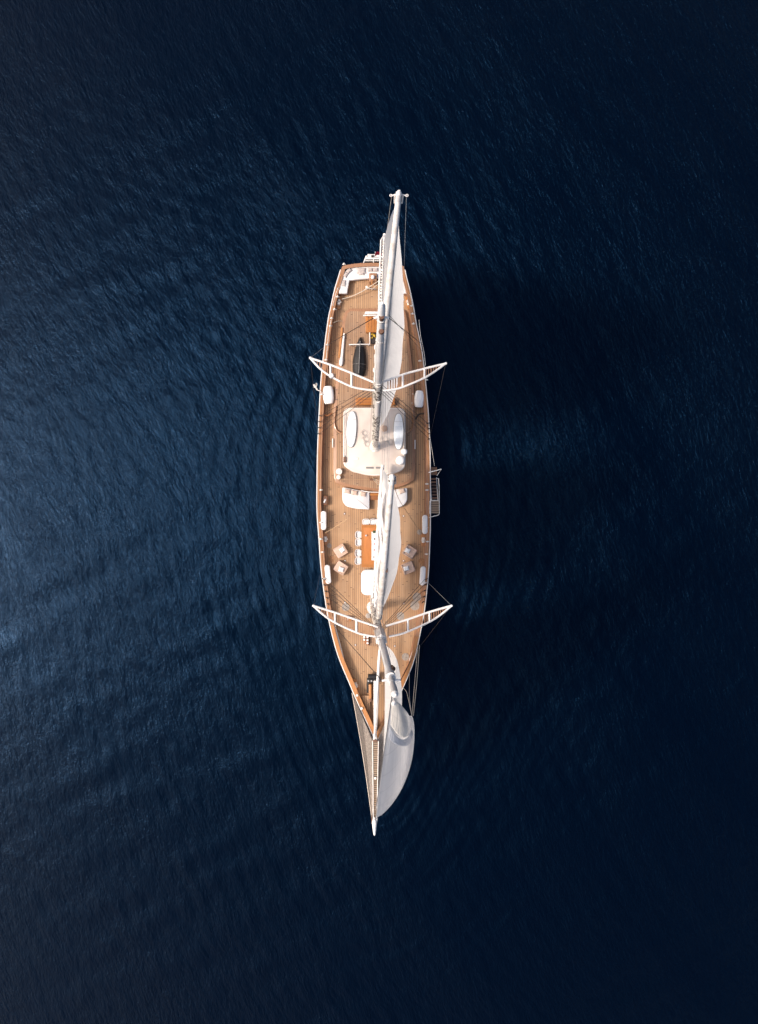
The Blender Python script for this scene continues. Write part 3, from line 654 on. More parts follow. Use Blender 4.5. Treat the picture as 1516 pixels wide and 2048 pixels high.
# sheets and loose lines
def rope(pts, r, mat, name, n=6, par=None):
    mb = MB(); mb.tube(spline(pts, 7), r, n); return part(mb, name, mat, par or yacht)
rope([PH(757, 562, 2.9), PD(742, 572, 0.9), PD(722, 584, 0.5), PD(702, 593, 0.35), PD(684, 598, 0.3)], 0.03, 'rope', 'mainsheet')
rope([PH(757, 568, 2.9), PD(748, 575, 0.8), PD(744, 580, 0.2)], 0.025, 'rope', 'mainsheet')
rope([PH(773, 624, 12), PH(776, 640, 11), PH(785, 655, 9), PH(797, 660, 8), PH(806, 650, 8)], 0.012, 'dark', 'slack_line')
rope([PD(650, 1066, 1.0), PD(680, 1048, 2), PD(694, 1038, 3)], 0.016, 'rope_tan', 'guy_line')
rope([PH(788, 972, 20), PH(802, 1006, 10), PD(838, 1060, 0.6)], 0.018, 'rope_tan', 'guy_line')
rope([j_clew, PH(829, 1370, 3.0), PD(835, 1300, 0.9)], 0.022, 'rope', 'jib_sheet'); rope([j_clew+Vector((0.1, 0, 0)), PH(834, 1360, 3.0), PD(839, 1290, 0.9)], 0.022, 'rope', 'jib_sheet')
rope([j_clew, PH(819, 1395, 4.0), PD(819, 1345, 0.9)], 0.018, 'grey', 'jib_sheet'); rope([j_clew, PH(816, 1395, 3.5), PH(812, 1382, 2.6), PH(804, 1374, 1.8)], 0.022, 'rope', 'jib_sheet')
rope([PD(686, 642, 0.5), PD(676, 642, 0.8), PD(666, 646, 1.0)], 0.014, 'rope', 'guy_line')
# fittings on rails: stanchion caps, ball fenders heads
for x, y in ((686,529),(673,594),(667,619),(661,637),(659,652),(653,690),(650,720),(642,789),(640,1045),(640,1078),(643,1104),(647,1157),(640,980),(808,600),(826,612),(827,628),(829,648),(842,722),(855,760),(856,968),(856,980),(855,1055),(857,1083),(855,1108),(852,1165)):
    s = 1 if x < 748 else -1; p = PD(x+2*s, y, CAP)
    mb = MB(); mb.tube([(p.x-s*0.12, p.y, p.z+0.02), (p.x+s*0.14, p.y, p.z+0.05)], 0.045, 6); mb.lathe((p.x, p.y, p.z), [(0.06, 0), (0.05, 0.12), (0.075, 0.15), (0.06, 0.21), (0.001, 0.22)], 10); part(mb, 'fairlead', 'white_worn', yacht)
for pts in ([(662,640),(657,670),(654,700),(652,722)], [(838,640),(841,670),(848,705),(851,730)], [(820,588),(824,605),(828,622)], [(676,575),(671,590),(666,610)]):
    mb = MB(); mb.tube(spline([PD(x, y, CAP+0.28) for x, y in pts], 4), 0.022, 6)
    for x, y in pts: q_ = PD(x, y, CAP+0.28); mb.tube([(q_.x, q_.y, q_.z-0.3), q_], 0.02, 5)
    part(mb, 'guard_rail', 'white_worn', yacht)
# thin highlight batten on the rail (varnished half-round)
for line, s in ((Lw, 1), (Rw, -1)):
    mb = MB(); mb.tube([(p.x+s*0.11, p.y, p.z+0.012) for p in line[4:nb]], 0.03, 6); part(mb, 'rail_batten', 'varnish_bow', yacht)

# ---------------------------------------------------------------- bow: platform, bowsprit, nets, windlass
def quad_strip(L, Rr, z0, z1, name, mat, th=0.06, n=40):
    mb = MB(); rings = []
    for i in range(n+1):
        t = i/n; z = z0+(z1-z0)*t
        a = P(L[0][0]+(L[1][0]-L[0][0])*t, L[0][1]+(L[1][1]-L[0][1])*t, z); b = P(Rr[0][0]+(Rr[1][0]-Rr[0][0])*t, Rr[0][1]+(Rr[1][1]-Rr[0][1])*t, z)
        rings.append([(a.x, a.y, z-th), (a.x, a.y, z), (b.x, b.y, z), (b.x, b.y, z-th)])
    mb.rings(rings); return part(mb, name, mat, bow)
bow = MB().tube([P(750, 1468, 4.35), P(748.5, 1640, 4.75)], [0.15, 0.12], 12)
bow = part(bow, 'bowsprit', 'white_worn', yacht)
quad_strip(((745.5,1484),(747,1640)), ((756.5,1484),(753.3,1640)), 4.6, 4.95, 'walkway', 'grate')
for a, b in (((745.2,1482),(746.8,1644)), ((757,1482),(753.6,1644))):
    mb = MB(); mb.tube([P(*a, 4.62), P(*b, 4.98)], 0.035, 6); part(mb, 'walkway_edge', 'white', bow)
mb = MB(); mb.tube([P(748.7, 1634, 4.95), P(749, 1645, 4.98), P(749, 1660, 5.0), P(749, 1669, 5.0), P(749, 1671, 5.0)], [0.09, 0.2, 0.13, 0.085, 0.03], 12); part(mb, 'bowsprit_tip', 'white', bow)
mb = MB(); mb.tube([P(744, 1645, 4.9), P(749, 1652, 4.95), P(754, 1645, 4.9)], 0.04, 6); part(mb, 'tip_band', 'steel', bow)
for x in (743.8, 754.2): mb = MB(); mb.tube([P(x, 1630, 4.8), P(x, 1647, 4.85)], 0.04, 6); part(mb, 'tip_shackle', 'brown', bow)
mb = MB(); p = P(750.5, 1556, 4.8); mb.lathe((p.x, p.y, p.z), [(0.09, 0), (0.09, 0.1), (0.001, 0.12)], 10); part(mb, 'anchor_light', 'white', bow)
# raised white bowsprit heel on deck
mb = MB(); rr_ = []
for (x, y, wd, z) in ((752.5,1362,10.5,3.9),(752.3,1400,10,4.1),(751.5,1440,8,4.3),(750.5,1470,5,4.45),(750.5,1480,9,4.5),(750.5,1484,11,4.5)):
    a = P(x-wd/2, y, z); b = P(x+wd/2, y, z); rr_.append([(a.x, a.y, z-0.3), (a.x, a.y, z-0.05), (a.x+0.05, a.y, z), (b.x-0.05, b.y, z), (b.x, b.y, z-0.05), (b.x, b.y, z-0.3)])
mb.rings(rr_); heel = part(mb, 'bowsprit_heel', 'white', bow)
mb = MB()
for y in range(1372, 1470, 11):
    mb.box(P(748.8+(y-1372)*0.012, y, 4.2+(y-1372)*0.003), (0.05, 0.09, 0.03), 0, 0.01)
part(mb, 'heel_bolts', 'grey', heel)
mb = MB(); p = P(750.5, 1481, 4.55); mb.box(p, (0.36, 0.14, 0.12), 0, 0.03); part(mb, 'gammon_iron', 'brown', bow)
# nets under the bowsprit
def net(edge0, edge1, in0, in1, name):
    mb = MB(); n = 92
    def E(t, s): # s 0 outer, 1 inner
        o = P(edge0[0]+(edge1[0]-edge0[0])*t - 2.0*math.sin(math.pi*t)*(-1 if edge0[0] < 748 else 1), edge0[1]+(edge1[1]-edge0[1])*t, 3.9+0.9*t)
        i = P(in0[0]+(in1[0]-in0[0])*t, in0[1]+(in1[1]-in0[1])*t, 4.1+0.7*t)
        q = o.lerp(i, s); q.z -= 0.25*math.sin(math.pi*s)*(1-t); return q
    for k in range(n):
        t = k/n; mb.tube([E(t, 0), E(min(1, t+0.018), 0.5), E(min(1, t+0.035), 1)], 0.011, 4, False)
        if k % 2 == 0: mb.tube([E(min(1, t+0.06), 0), E(min(1, t+0.03), 0.5), E(t, 1)], 0.008, 4, False)
    for s in (0.25, 0.5, 0.75): mb.tube([E(t/30, s) for t in range(31)], 0.010, 4, False)
    return part(mb, name, 'rope_grey', bow), [E(t/30, 0) for t in range(31)]
for args in (((704,1386), (744.5,1643), (745,1478), (746,1643)), ((794,1386), (754.5,1643), (756,1478), (753.5,1643))):
    # inner edge starts along the rail: a fan triangle plus the long strip
    e0, e1, i0, i1 = args
    nt_, edge = net(e0, e1, (e0[0]+(1 if e0[0] < 748 else -1)*3, e0[1]+2) if False else i0, i1, 'bow_net')
    mb = MB(); mb.tube(edge, 0.028, 6); part(mb, 'net_edge_rope', 'rope', bow)
# windlass, boards and locker on the foredeck
def deckbox(x0, x1, y0, y1, h, name, mat, bev=0.03, par=None, dz=0.0, rz=0):
    c = PD((x0+x1)/2, (y0+y1)/2, dz+h); s_ = (CZ-c.z)/FP; mb = MB()
    mb.box((c.x, c.y, c.z-h), (abs(x1-x0)*s_, abs(y1-y0)*s_, h), rz, bev); return part(mb, name, mat, par or yacht)
wl_ = deckbox(734, 757, 1357, 1367, 0.35, 'windlass', 'black', 0.06)
mb = MB(); a = PD(736, 1353, 0.5); b = PD(759, 1353, 0.5); mb.tube([a, b], 0.2, 14); part(mb, 'windlass_drum', 'black', wl_)
mb = MB()
for x in (737, 743, 757, 759): p = PD(x, 1362, 0.5); mb.lathe((p.x, p.y, p.z-0.1), [(0.07, 0), (0.07, 0.12), (0.001, 0.14)], 10)
part(mb, 'windlass_gear', 'grey', wl_)
deckbox(733.5, 738, 1364, 1386, 0.3, 'chain_locker', 'black'); deckbox(737.5, 743, 1369, 1398, 0.55, 'anchor_board', 'varnish_bow', 0.04); deckbox(739, 744, 1397, 1404, 0.5, 'anchor_fitting', 'brown', 0.04)
mb = MB(); mb.prism(pxpoly([(722,1391),(739,1391),(741,1420),(736,1422)], 0.22), 2.9, PD(732, 1405, 0.22).z); part(mb, 'bow_step', 'teak_bow', yacht)
mb = MB(); mb.tube([PD(716, 1392, .3), PD(727, 1416, .3), PD(735, 1432, .3)], 0.05, 6); part(mb, 'chain_pipe', 'brown', yacht)
for x, y in ((723, 1416), (714, 1390), (797, 1356)): p = PD(x, y, CAP); mb = MB(); mb.lathe((p.x, p.y, p.z), [(0.09, 0), (0.07, 0.1), (0.1, 0.15), (0.001, 0.18)], 10); part(mb, 'mooring_post', 'white', yacht)
# fore hatch, belaying rack with pins, belly boards
fh = deckbox(738, 762, 1275, 1292, 0.12, 'fore_hatch', 'teak_raised', 0.03)
rk = MB(); rk.prism(roundpoly(pxpoly([(726,1272),(738,1272),(738,1292),(731,1289),(726,1281)], 0.3), 0.1), 2.5, 2.86, 0.03); rk = part(rk, 'vent_rack', 'varnish_dark', yacht)
for x, y in ((728.5,1274),(735,1274.5),(728.5,1279.5),(735,1280.5),(735,1286.5)): p = PD(x, y, 0.45); mb = MB(); mb.lathe((p.x, p.y, p.z-0.12), [(0.085, 0), (0.085, 0.1), (0.05, 0.12), (0.001, 0.09)], 12); part(mb, 'vent_cap', 'white', rk)
for pts in (((668,1244),(674,1268),(682,1298),(687,1319)), ((836.5,1257),(832,1282),(826,1302),(819,1322))):
    mb = MB(); mb.tube(spline([PD(x, y, 0.35) for x, y in pts], 5), 0.06, 6); part(mb, 'white_coaming', 'white', yacht)
# pin rail boards and gear by the masts
deckbox(693, 698, 1232, 1239, 0.25, 'rope_locker', 'pillow_grey'); deckbox(698, 703, 1233, 1243, 0.3, 'rope_locker', 'hatch')
deckbox(740, 745, 1190, 1212, 0.35, 'halyard_winch', 'rope_grey', 0.08)
mb = MB(); p = PD(742, 1223, 0.6); mb.lathe((p.x, p.y, p.z-0.6), [(0.2, 0), (0.18, 0.4), (0.2, 0.6), (0.16, 0.66), (0.001, 0.68)], 14); part(mb, 'halyard_winch', 'cushion', yacht)
mb = MB(); p = PD(736, 1232, 0.3); mb.lathe((p.x, p.y, p.z-0.3), [(0.2, 0), (0.2, 0.25), (0.12, 0.3), (0.001, 0.3)], 14); part(mb, 'halyard_winch', 'rope_grey', yacht)
# stern gear: helm box, wheelhouse hatch, bitts, crossbars, davit pole
mb = None
hb = deckbox(738, 754, 546, 563, 0.8, 'helm_box', 'varnish', 0.05); mb = MB(); p = PD(745.5, 553, 1.05); mb.lathe((p.x, p.y, p.z-0.2), [(0.16, 0), (0.15, 0.12), (0.08, 0.2), (0.001, 0.21)], 12); part(mb, 'compass', 'gelcoat', hb)
mb = MB(); mb.tube([PD(744, 560, 1.0), PD(744.5, 572, 0.8)], 0.05, 6); part(mb, 'helm_handle', 'varnish_bow', hb)
mb = MB(); mb.tube([PD(733, 577, 0.3), PD(752, 578, 0.3)], 0.03, 6); mb.lathe(PD(733.5, 577, 0.0), [(0.1, 0), (0.08, 0.3), (0.1, 0.36), (0.001, 0.38)], 10); part(mb, 'mainsheet_horse', 'white_worn', yacht)
sh = deckbox(731, 757, 630, 664, 0.45, 'skylight', 'hatch', 0.04, dz=RZ)
for x in (737, 743, 749): mb = MB(); a = PD(x, 632, RZ+0.46); b = PD(x, 662, RZ+0.46); mb.tube([a, b], 0.015, 4); part(mb, 'skylight_rib', 'varnish_dark', sh)
mb = MB(); mb.prism(pxpoly([(731,622),(757,622),(757,627),(727,630)], RZ+0.6), 2.5+RZ+0.4, 2.5+RZ+0.62, 0.03); hd = part(mb, 'skylight_hood', 'white', yacht)
mb = MB(); mb.tube([PD(726, 631, RZ+0.6), PD(757, 631, RZ+0.6)], 0.045, 6); part(mb, 'hood_rail', 'white', hd)
deckbox(728.5, 756, 627.5, 630, 0.1, 'hood_vent', 'rope_grey', 0.01, hd, dz=RZ+0.5)
deckbox(741, 752, 664.5, 687, 0.2, 'engine_well', 'dark', 0.02, dz=RZ)
mb = MB(); mb.tube([PD(698, 689, RZ+0.35), PD(739.5, 688.5, RZ+0.35), PD(739.5, 665, RZ+0.35)], 0.045, 6)
for x in (700, 737): q_ = PD(x, 689, RZ+0.35); mb.tube([(q_.x, q_.y, 2.9), q_], 0.035, 6)
part(mb, 'boat_chock', 'white', yacht)
def bitt(x, y, rz, ln=1.05):
    c = PD(x, y, 0.0); t = thing('mooring_bitt', c, None, None); t.parent = yacht; t.location = c - worg(yacht); t.rotation_euler = (0, 0, rz)
    mb = MB(); mb.rings([[(0.19*math.cos(a), (ln/2-0.19)*(1 if math.sin(a) > 0 else -1)+0.19*math.sin(a), z) for a in [R(d) for d in range(5, 365, 15)]] for z in (0.0, 0.12)]); mb.build('pad', M['varnish_bow'], t, local=True)
    mb = MB(); mb.box((0, 0, 0.12), (0.26, 0.42, 0.08), 0, 0.02)
    for yy in (-0.12, 0.12): mb.lathe((0, yy, 0.2), [(0.07, 0), (0.06, 0.14), (0.09, 0.18), (0.001, 0.2)], 10)
    mb.tube([(-0.2, 0, 0.3), (0.2, 0, 0.3)], 0.04, 6); mb.build('posts', M['white_worn'], t, local=True)
for x, y, rz in ((678,606,R(-8)),(817,606,R(10)),(651,1078,0),(846.5,1080,0),(711.5,1369,R(18))): bitt(x, y, rz)
# stern platform
sp_ = MB(); sp_.prism(pxpoly([(733,511),(767,511),(771,524),(729,524)], 0.2), 2.55, 2.7); sp_ = part(sp_, 'stern_platform', 'glass', yacht)
mb = MB(); Z = 0.35
for a, b, r in (((733,511.5),(727,526),0.05), ((767,511.5),(773,526),0.05), ((731,516.5),(769,516.5),0.10), ((729,521.5),(771,521.5),0.035), ((747,512),(747,526),0.03), ((735,511.5),(765,511.5),0.13)): mb.tube([PD(*a, Z), PD(*b, Z)], r, 8)
part(mb, 'platform_frame', 'white', sp_)
deckbox(742.5, 747.5, 509.5, 513.5, 0.2, 'platform_motor', 'dark', 0.03, sp_, dz=0.4)
mb = MB(); mb.tube([PD(750, 515, 0.4), PD(750.5, 504, 2.2)], 0.03, 6); part(mb, 'flagstaff', 'white', yacht)
# hull side entry gate arches (dark curved openings in the bulwark)
for pts in (((648,829),(656,831),(664,826)), ((831,839),(838,829),(851,827))):
    mb = MB(); mb.tube(spline([PD(x, y, 0.4) for x, y in pts], 5), 0.06, 6); part(mb, 'gate_coaming', 'dark' if pts[0][0] > 748 else 'varnish_dark', yacht)
# boarding stair on the starboard side
stair = thing('boarding_stair', PD(868, 980, 0), None, None); stair.parent = yacht; stair.location = PD(868, 980, 0)-worg(yacht)
mb = MB(); a = P(862, 1001, 3.05); b = P(877.5, 1027.5, 3.05); mb.box(((a.x+b.x)/2, (a.y+b.y)/2, 2.97), (b.x-a.x, a.y-b.y, 0.08), 0, 0.01); part(mb, 'landing', 'grate', stair)
mb = MB(); mb.tube([P(878.3, 969, 3.3), P(878.6, 1027, 3.3), P(877, 1030, 3.3), P(858, 1035, 3.3)], 0.03, 6); mb.tube([P(862, 1001, 3.1), P(877, 1001, 3.1)], 0.04, 6)
mb.tube([P(863, 1000, 3.15), P(860, 955, 1.8)], 0.035, 6); mb.tube([P(876, 1000, 3.15), P(873, 955, 1.8)], 0.035, 6); mb.tube([P(872, 957, 3.2), P(877, 957, 3.2), P(878, 970, 3.3)], 0.03, 6); part(mb, 'hand_rail', 'white_worn', stair)
for k in range(7):
    t = k/6; z = 2.9-1.25*t; y = 996-38*t; a = P(863-2.2*t, y, z); b = P(875.8-2.6*t, y, z)
    mb = MB(); mb.box(((a.x+b.x)/2, a.y, z-0.04), (b.x-a.x, 0.15, 0.05), 0, 0.01); part(mb, 'step', 'varnish_dark' if k > 4 else 'brown', stair)
mb = MB(); mb.tube([P(857, 945, 3.9), P(882.5, 938.5, 3.9), P(874, 951, 3.6)], 0.04, 6); part(mb, 'stair_davit', 'white', stair)
a = P(861, 950, 2.0); b = P(874, 934, 2.0); mb = MB(); mb.box(((a.x+b.x)/2, (a.y+b.y)/2, 1.9), (b.x-a.x, b.y-a.y, 0.08)); part(mb, 'lower_platform', 'varnish_dark', stair)
wire(P(869, 932, 3.0), PD(859, 868, 0.9), 0.012, 'white_worn', 'stair_line', stair)
mb = MB(); a = PD(857.5, 1001, 0.6); b = PD(862, 1029, 0.6); mb.box(((a.x+b.x)/2, (a.y+b.y)/2, a.z-0.12), (0.19, a.y-b.y, 0.14), 0, 0.04); part(mb, 'gate_pad', 'white_worn', stair)
# deck light rings
for x, y in ((689,1027.5),(807,1032),(690,1121.5),(807,1121.5),(690,1205),(807.5,1206.5),(711,1290),(789.5,1292)):
    mb = MB(); p = PD(x, y, 0.0); mb.lathe((p.x, p.y, p.z), [(0.095, 0), (0.095, 0.02), (0.06, 0.024), (0.06, 0.014), (0.001, 0.014)], 14); pl = part(mb, 'deck_prism', 'brown', yacht)
    mb = MB(); mb.lathe((p.x, p.y, p.z+0.012), [(0.055, 0), (0.05, 0.015), (0.001, 0.02)], 12); part(mb, 'prism_glass', 'white', pl)
# front of the coachroof: steps and white grab bar
deckbox(738, 757, 984, 1000, 0.3, 'companion_steps', 'varnish_dark', 0.03); deckbox(739, 757, 987, 991, 0.38, 'step_tread', 'hatch', 0.02)
mb = MB(); mb.tube([PD(722, 981, RZ+0.5), PD(738, 984, RZ+0.5), PD(757, 984.5, RZ+0.5)], 0.035, 6); part(mb, 'grab_bar', 'white', yacht)
mb = MB(); mb.tube([PD(681, 958, 0.6), PD(740, 959, 0.6)], 0.014, 5); part(mb, 'grab_line', 'rope_tan', yacht)
deckbox(738.5, 748, 957, 961, 0.15, 'sheet_block', 'brown', 0.03, dz=RZ)
for a, b in (((745,956),(757,966)), ((748,957),(758,962)), ((747,960),(757,970))): wire(PD(*a, RZ+0.1), PH(*b, 3.0), 0.014, 'rope', 'fore_sheet')
for x, y, r in ((678,943,0.25),(677,954.5,0.17)):
    p = PD(x, y, RZ+0.35); mb = MB(); mb.lathe((p.x, p.y, 2.5+RZ), [(r*0.8, 0), (r*0.7, 0.2), (r, 0.28), (r, 0.34), (r*0.5, 0.37), (0.001, 0.37)], 18); part(mb, 'winch', 'white_worn', yacht)
for x, y in ((665.5,886),(830,889)): mb = MB(); mb.tube([PD(x, y-9, 0.5), PD(x, y+9, 0.5)], 0.05, 6); part(mb, 'coaming_rail', 'white', yacht)
# long white passerelle tube lying on the deck is a loose thing, see below

# ---------------------------------------------------------------- loose things
def radar(x, y, r, h, label):
    p = PH(x, y, HZ+h); t = thing('radar_dome', (p.x, p.y, zb+HZ), label, 'radar dome', 'white domes on the deckhouse roof')
    mb = MB(); mb.lathe(p+Vector((0, 0, -0.28)), [(r*0.7, 0), (r, 0.05), (r*1.0, 0.14), (r*0.85, 0.22), (r*0.5, 0.27), (0.001, 0.29)], 24); part(mb, 'dome', 'gelcoat', t)
    mb = MB(); mb.tube([(p.x, p.y, zb+HZ), (p.x, p.y, p.z-0.26)], r*0.25, 10); mb.box((p.x+0.1, p.y, zb+HZ), (0.3, 0.35, 0.05), 0, 0.01); part(mb, 'post', 'grey', t)
radar(808.5, 903, 0.235, 0.35, 'smaller white radar dome at the roof edge beside the right paddleboard tip')
radar(800.5, 920.5, 0.345, 0.35, 'larger white radar dome near the front right corner of the cream roof')
# paddleboards
def board(x, y, rz, ln, wd, label):
    p = PH(x, y, HZ+0.14); t = thing('paddleboard', (p.x, p.y, zb+HZ+0.03), label, 'paddleboard', 'white paddleboards on the deckhouse roof', rz)
    def outline(k, z, n=36):
        out = []
        for i in range(n):
            a = 2*math.pi*i/n; yy = math.sin(a); xx = math.cos(a); out.append((math.copysign(abs(xx)**0.82, xx)*(wd/2-k), yy*(ln/2-k), z))
        return out
    mb = MB(); mb.rings([outline(0.04, 0), outline(0, 0.04), outline(0, 0.08), outline(0.015, 0.10)]); mb.build('rim', M['board_rim'], t, local=True)
    mb = MB(); mb.rings([outline(0.028, 0.08), outline(0.028, 0.11), outline(0.06, 0.125)]); mb.build('board_deck', M['board'], t, local=True)
    mb = MB(); mb.box((0, -ln*0.1, 0.123), (wd*0.62, ln*0.5, 0.008), 0, 0.004); mb.build('grip_pad', M['pad'], t, local=True)
    mb = MB(); mb.tube([(-wd*0.43, ln*0.27, 0.135), (wd*0.43, ln*0.27, 0.135)], 0.008, 4); mb.tube([(-wd*0.43, -ln*0.2, 0.137), (wd*0.43, -ln*0.2, 0.137)], 0.008, 4)
    mb.build('strap', M['grey'], t, local=True)
board(703, 858.5, R(-3), 2.80, 0.80, 'white paddleboard on the left side of the cream roof, in full sunlight')
board(797, 863, R(0), 2.80, 0.80, 'paddleboard with dark rim on the shaded right side of the cream roof')
# life rafts
def liferaft(x, y, rz, wd, ln, label):
    p = PD(x, y, 0.75); t = thing('life_raft', (p.x, p.y, 2.6), label, 'life raft', 'white life raft canisters by the rails', rz)
    z0 = p.z - 2.6 - 0.28
    prof = [(0.16, -ln/2), (0.32, -ln/2+0.02), (0.40, -ln/2+0.10), (0.475, -ln/2+0.4), (0.495, 0), (0.475, ln/2-0.4), (0.40, ln/2-0.10), (0.32, ln/2-0.02), (0.16, ln/2)]
    k = wd/0.99; n = 24
    rings = [[(r*k*math.copysign(abs(math.cos(a))**0.8, math.cos(a)), yy, z0 + r*k*0.62*math.copysign(abs(math.sin(a))**0.8, math.sin(a))) for a in [2*math.pi*i/n for i in range(n)]] for r, yy in prof]
    mb = MB(); mb.rings(rings); mb.build('canister', M['gelcoat'], t, local=True)
    mb = MB()
    for yy in (-ln*0.27, ln*0.27):
        mb.tube([(-wd*0.7, yy, z0+0.06), (-wd*0.47, yy, z0-0.22), (wd*0.47, yy, z0-0.22), (wd*0.7, yy, z0+0.06)], 0.028, 6)
        for s in (-1, 1): mb.tube([(s*wd*0.36, yy, 0), (s*wd*0.36, yy, z0-0.2)], 0.025, 5)
    mb.build('cradle', M['steel'], t, local=True)
liferaft(656, 789, R(4), 0.92, 1.42, 'sunlit white life raft canister by the left rail, frayed rope end beside it')
liferaft(839, 797, R(-4), 0.80, 1.34, 'white life raft canister by the right rail, in the shade of the sails')
mb = MB(); mb.tube(spline([PD(645, 786, .8), PD(640, 782, .85), PD(635, 780, 0.75), PD(631, 774, .6), PD(628, 770, .45)], 5), [0.03]*11+[0.07]*5+[0.09]*5, 8)
for k in range(14): a = PD(631+rnd.uniform(-2,2), 774+rnd.uniform(-3,3), .6); mb.tube([a, a+Vector((rnd.uniform(-.2,.1), rnd.uniform(-.05,.25), rnd.uniform(-.1,.1)))], 0.018, 4)
setp(part(mb, 'frayed_rope', 'white_worn', None), 'frayed white rope end trailing outboard over the left rail', 'rope')
# deck benches (white capsule cushions along the rails)
def bench(x, y, rz, label):
    p = PD(x, y, 0.68); t = thing('side_bench', (p.x, p.y, 2.5), label, 'bench', 'white capsule shaped benches along the rails', rz)
    ln, wd = 1.52, 0.44
    def ol(k, z): return [((wd/2-k)*math.cos(a), (ln/2-0.22)*(1 if math.sin(a) > 0 else -1)+(0.22-k*0.8)*math.sin(a)*1.0, z) for a in [R(d) for d in range(5, 365, 12)]]
    mb = MB(); mb.rings([ol(0.05, 0), ol(0.05, 0.52)]); mb.build('base', M['varnish_dark'], t, local=True)
    mb = MB(); mb.rings([ol(0.0, 0.52), ol(0.0, 0.60), ol(0.02, 0.65), ol(0.07, 0.68)]); mb.build('cushion', M['cushion'], t, local=True)
bench(647, 1041, R(0), 'white capsule bench at the left rail just below the small dark locker')
bench(655.5, 1149, R(5), 'white capsule bench at the left rail beside the two left armchairs')
bench(850, 1049, R(0), 'white capsule bench at the right rail just below the boarding stair')
bench(845.5, 1152, R(-4), 'white capsule bench at the right rail beside the lower right armchair')
# locker with white note at the left rail
p = PD(649.5, 1001, 0.4); t = thing('rail_locker', (p.x, p.y, 2.5), 'small dark square locker with a white cloth on top by the left rail', 'locker')
mb = MB(); mb.box((p.x, p.y, 2.5), (0.46, 0.72, 0.40), 0, 0.03); part(mb, 'box', 'varnish_dark', t)
mb = MB(); mb.box((p.x, p.y, 2.9), (0.40, 0.64, 0.015), 0, 0.005); part(mb, 'lid', 'brown', t)
mb = MB(); mb.pillow((p.x, p.y-0.04, 2.915), (0.12, 0.3, 0.05), R(-25)); setp(part(mb, 'folded_cloth', 'pillow_white', None), 'small white folded cloth lying on the dark locker at the left rail', 'cloth')
# sofas and sun pads
def softshape(name, polypx, dz, h, label, cat, group=None, bev=0.12, base=0.25, mat='cushion', seams=()):
    poly = polypx; pw = [tuple(PD(x, y, dz+h).xy) for x, y in poly]
    cx = sum(a for a, b in pw)/len(pw); cy = sum(b for a, b in pw)/len(pw); z = zdeck(cy)+dz
    t = thing(name, (cx, cy, z), label, cat, group)
    if area(pw) < 0: pw = pw[::-1]
    mb = MB(); mb.prism(offset(pw, 0.05), z, z+h-base); part(mb, 'base', 'varnish_dark', t)
    mb = MB(); mb.prism(pw, z+h-base, z+h, bev); cu = part(mb, 'cushion', mat, t)
    for a, b in seams:
        A = PD(*a, dz+h); B = PD(*b, dz+h); mb = MB(); mb.tube([(A.x, A.y, z+h-0.002), (B.x, B.y, z+h-0.002)], 0.014, 5); part(mb, 'seam', 'pillow_grey', cu)
    return t
softshape('sofa', roundpoly([(684.5,974),(739,984),(739,1019),(714,1018),(692,1013),(684.5,1002)], [4, 1.5, 2, 5, 6, 6]), 0, 0.5, 'white curved sofa pad in front of the coachroof, left of the companion steps', 'sofa', 'white sofas in front of the coachroof', 0.1, seams=(((708,980),(708,1016)),))
softshape('sofa', roundpoly([(814.5,975),(765,983),(765,1019),(786,1018),(807,1012),(815,1001)], [4, 1.5, 2, 5, 6, 6]), 0, 0.5, 'white curved sofa pad in front of the coachroof, half hidden by the foresail', 'sofa', 'white sofas in front of the coachroof', 0.1)
softshape('sun_pad', roundpoly([(722,1139),(770,1139),(770,1191),(722,1191)], 13), 0, 0.45, 'big white rounded sun pad forward of the dining table', 'sun pad', None, 0.12, seams=(((736,1165),(768,1165)),))
z = zdeck(PD(748, 548).y)
so_t = thing('stern_sofa', (PD(748, 548).x, PD(748, 548).y, z), 'white U shaped sofa wrapped round the stern with taupe pillows', 'sofa')
outer = spline([PD(x, y, 0.5) for x, y in ((677,587),(678.5,572),(683,555),(690,542),(702,535),(725,532),(752,531),(779,532),(796,536),(805,546),(811,565),(815,587))], 3)
inner = spline([PD(x, y, 0.5) for x, y in ((694,587),(696,575),(698.5,562),(699.5,560.5),(703,560),(725,557.5),(752,556),(779,557.5),(792,560),(794,562),(797,575),(800,587))], 3)
def uband(z0, z1, ins, bev):
    rings = []
    for i, (a, b) in enumerate(zip(outer, inner)):
        e = 0.04 if i in (0, len(outer)-1) else 0; d = (b-a).normalized()
        a = a + d*ins; b = b - d*ins
        rings.append([(a.x, a.y, z0), (a.x, a.y, z1-bev-e)] + [((a+d*bev*(1-math.cos(R(t)))).x, (a+d*bev*(1-math.cos(R(t)))).y, z1-e-bev+bev*math.sin(R(t))) for t in (40, 90)]
                     + [((b-d*bev*(1-math.cos(R(t)))).x, (b-d*bev*(1-math.cos(R(t)))).y, z1-e-bev+bev*math.sin(R(t))) for t in (90, 40)] + [(b.x, b.y, z1-bev-e), (b.x, b.y, z0)])
    mb = MB(); mb.rings(rings); return mb
part(uband(z-0.1, z+0.24, 0.06, 0.0), 'base', 'varnish_dark', so_t); part(uband(z+0.25, z+0.5, 0.0, 0.07), 'cushion', 'cushion', so_t)
PIL = 'pillows on the stern sofa'
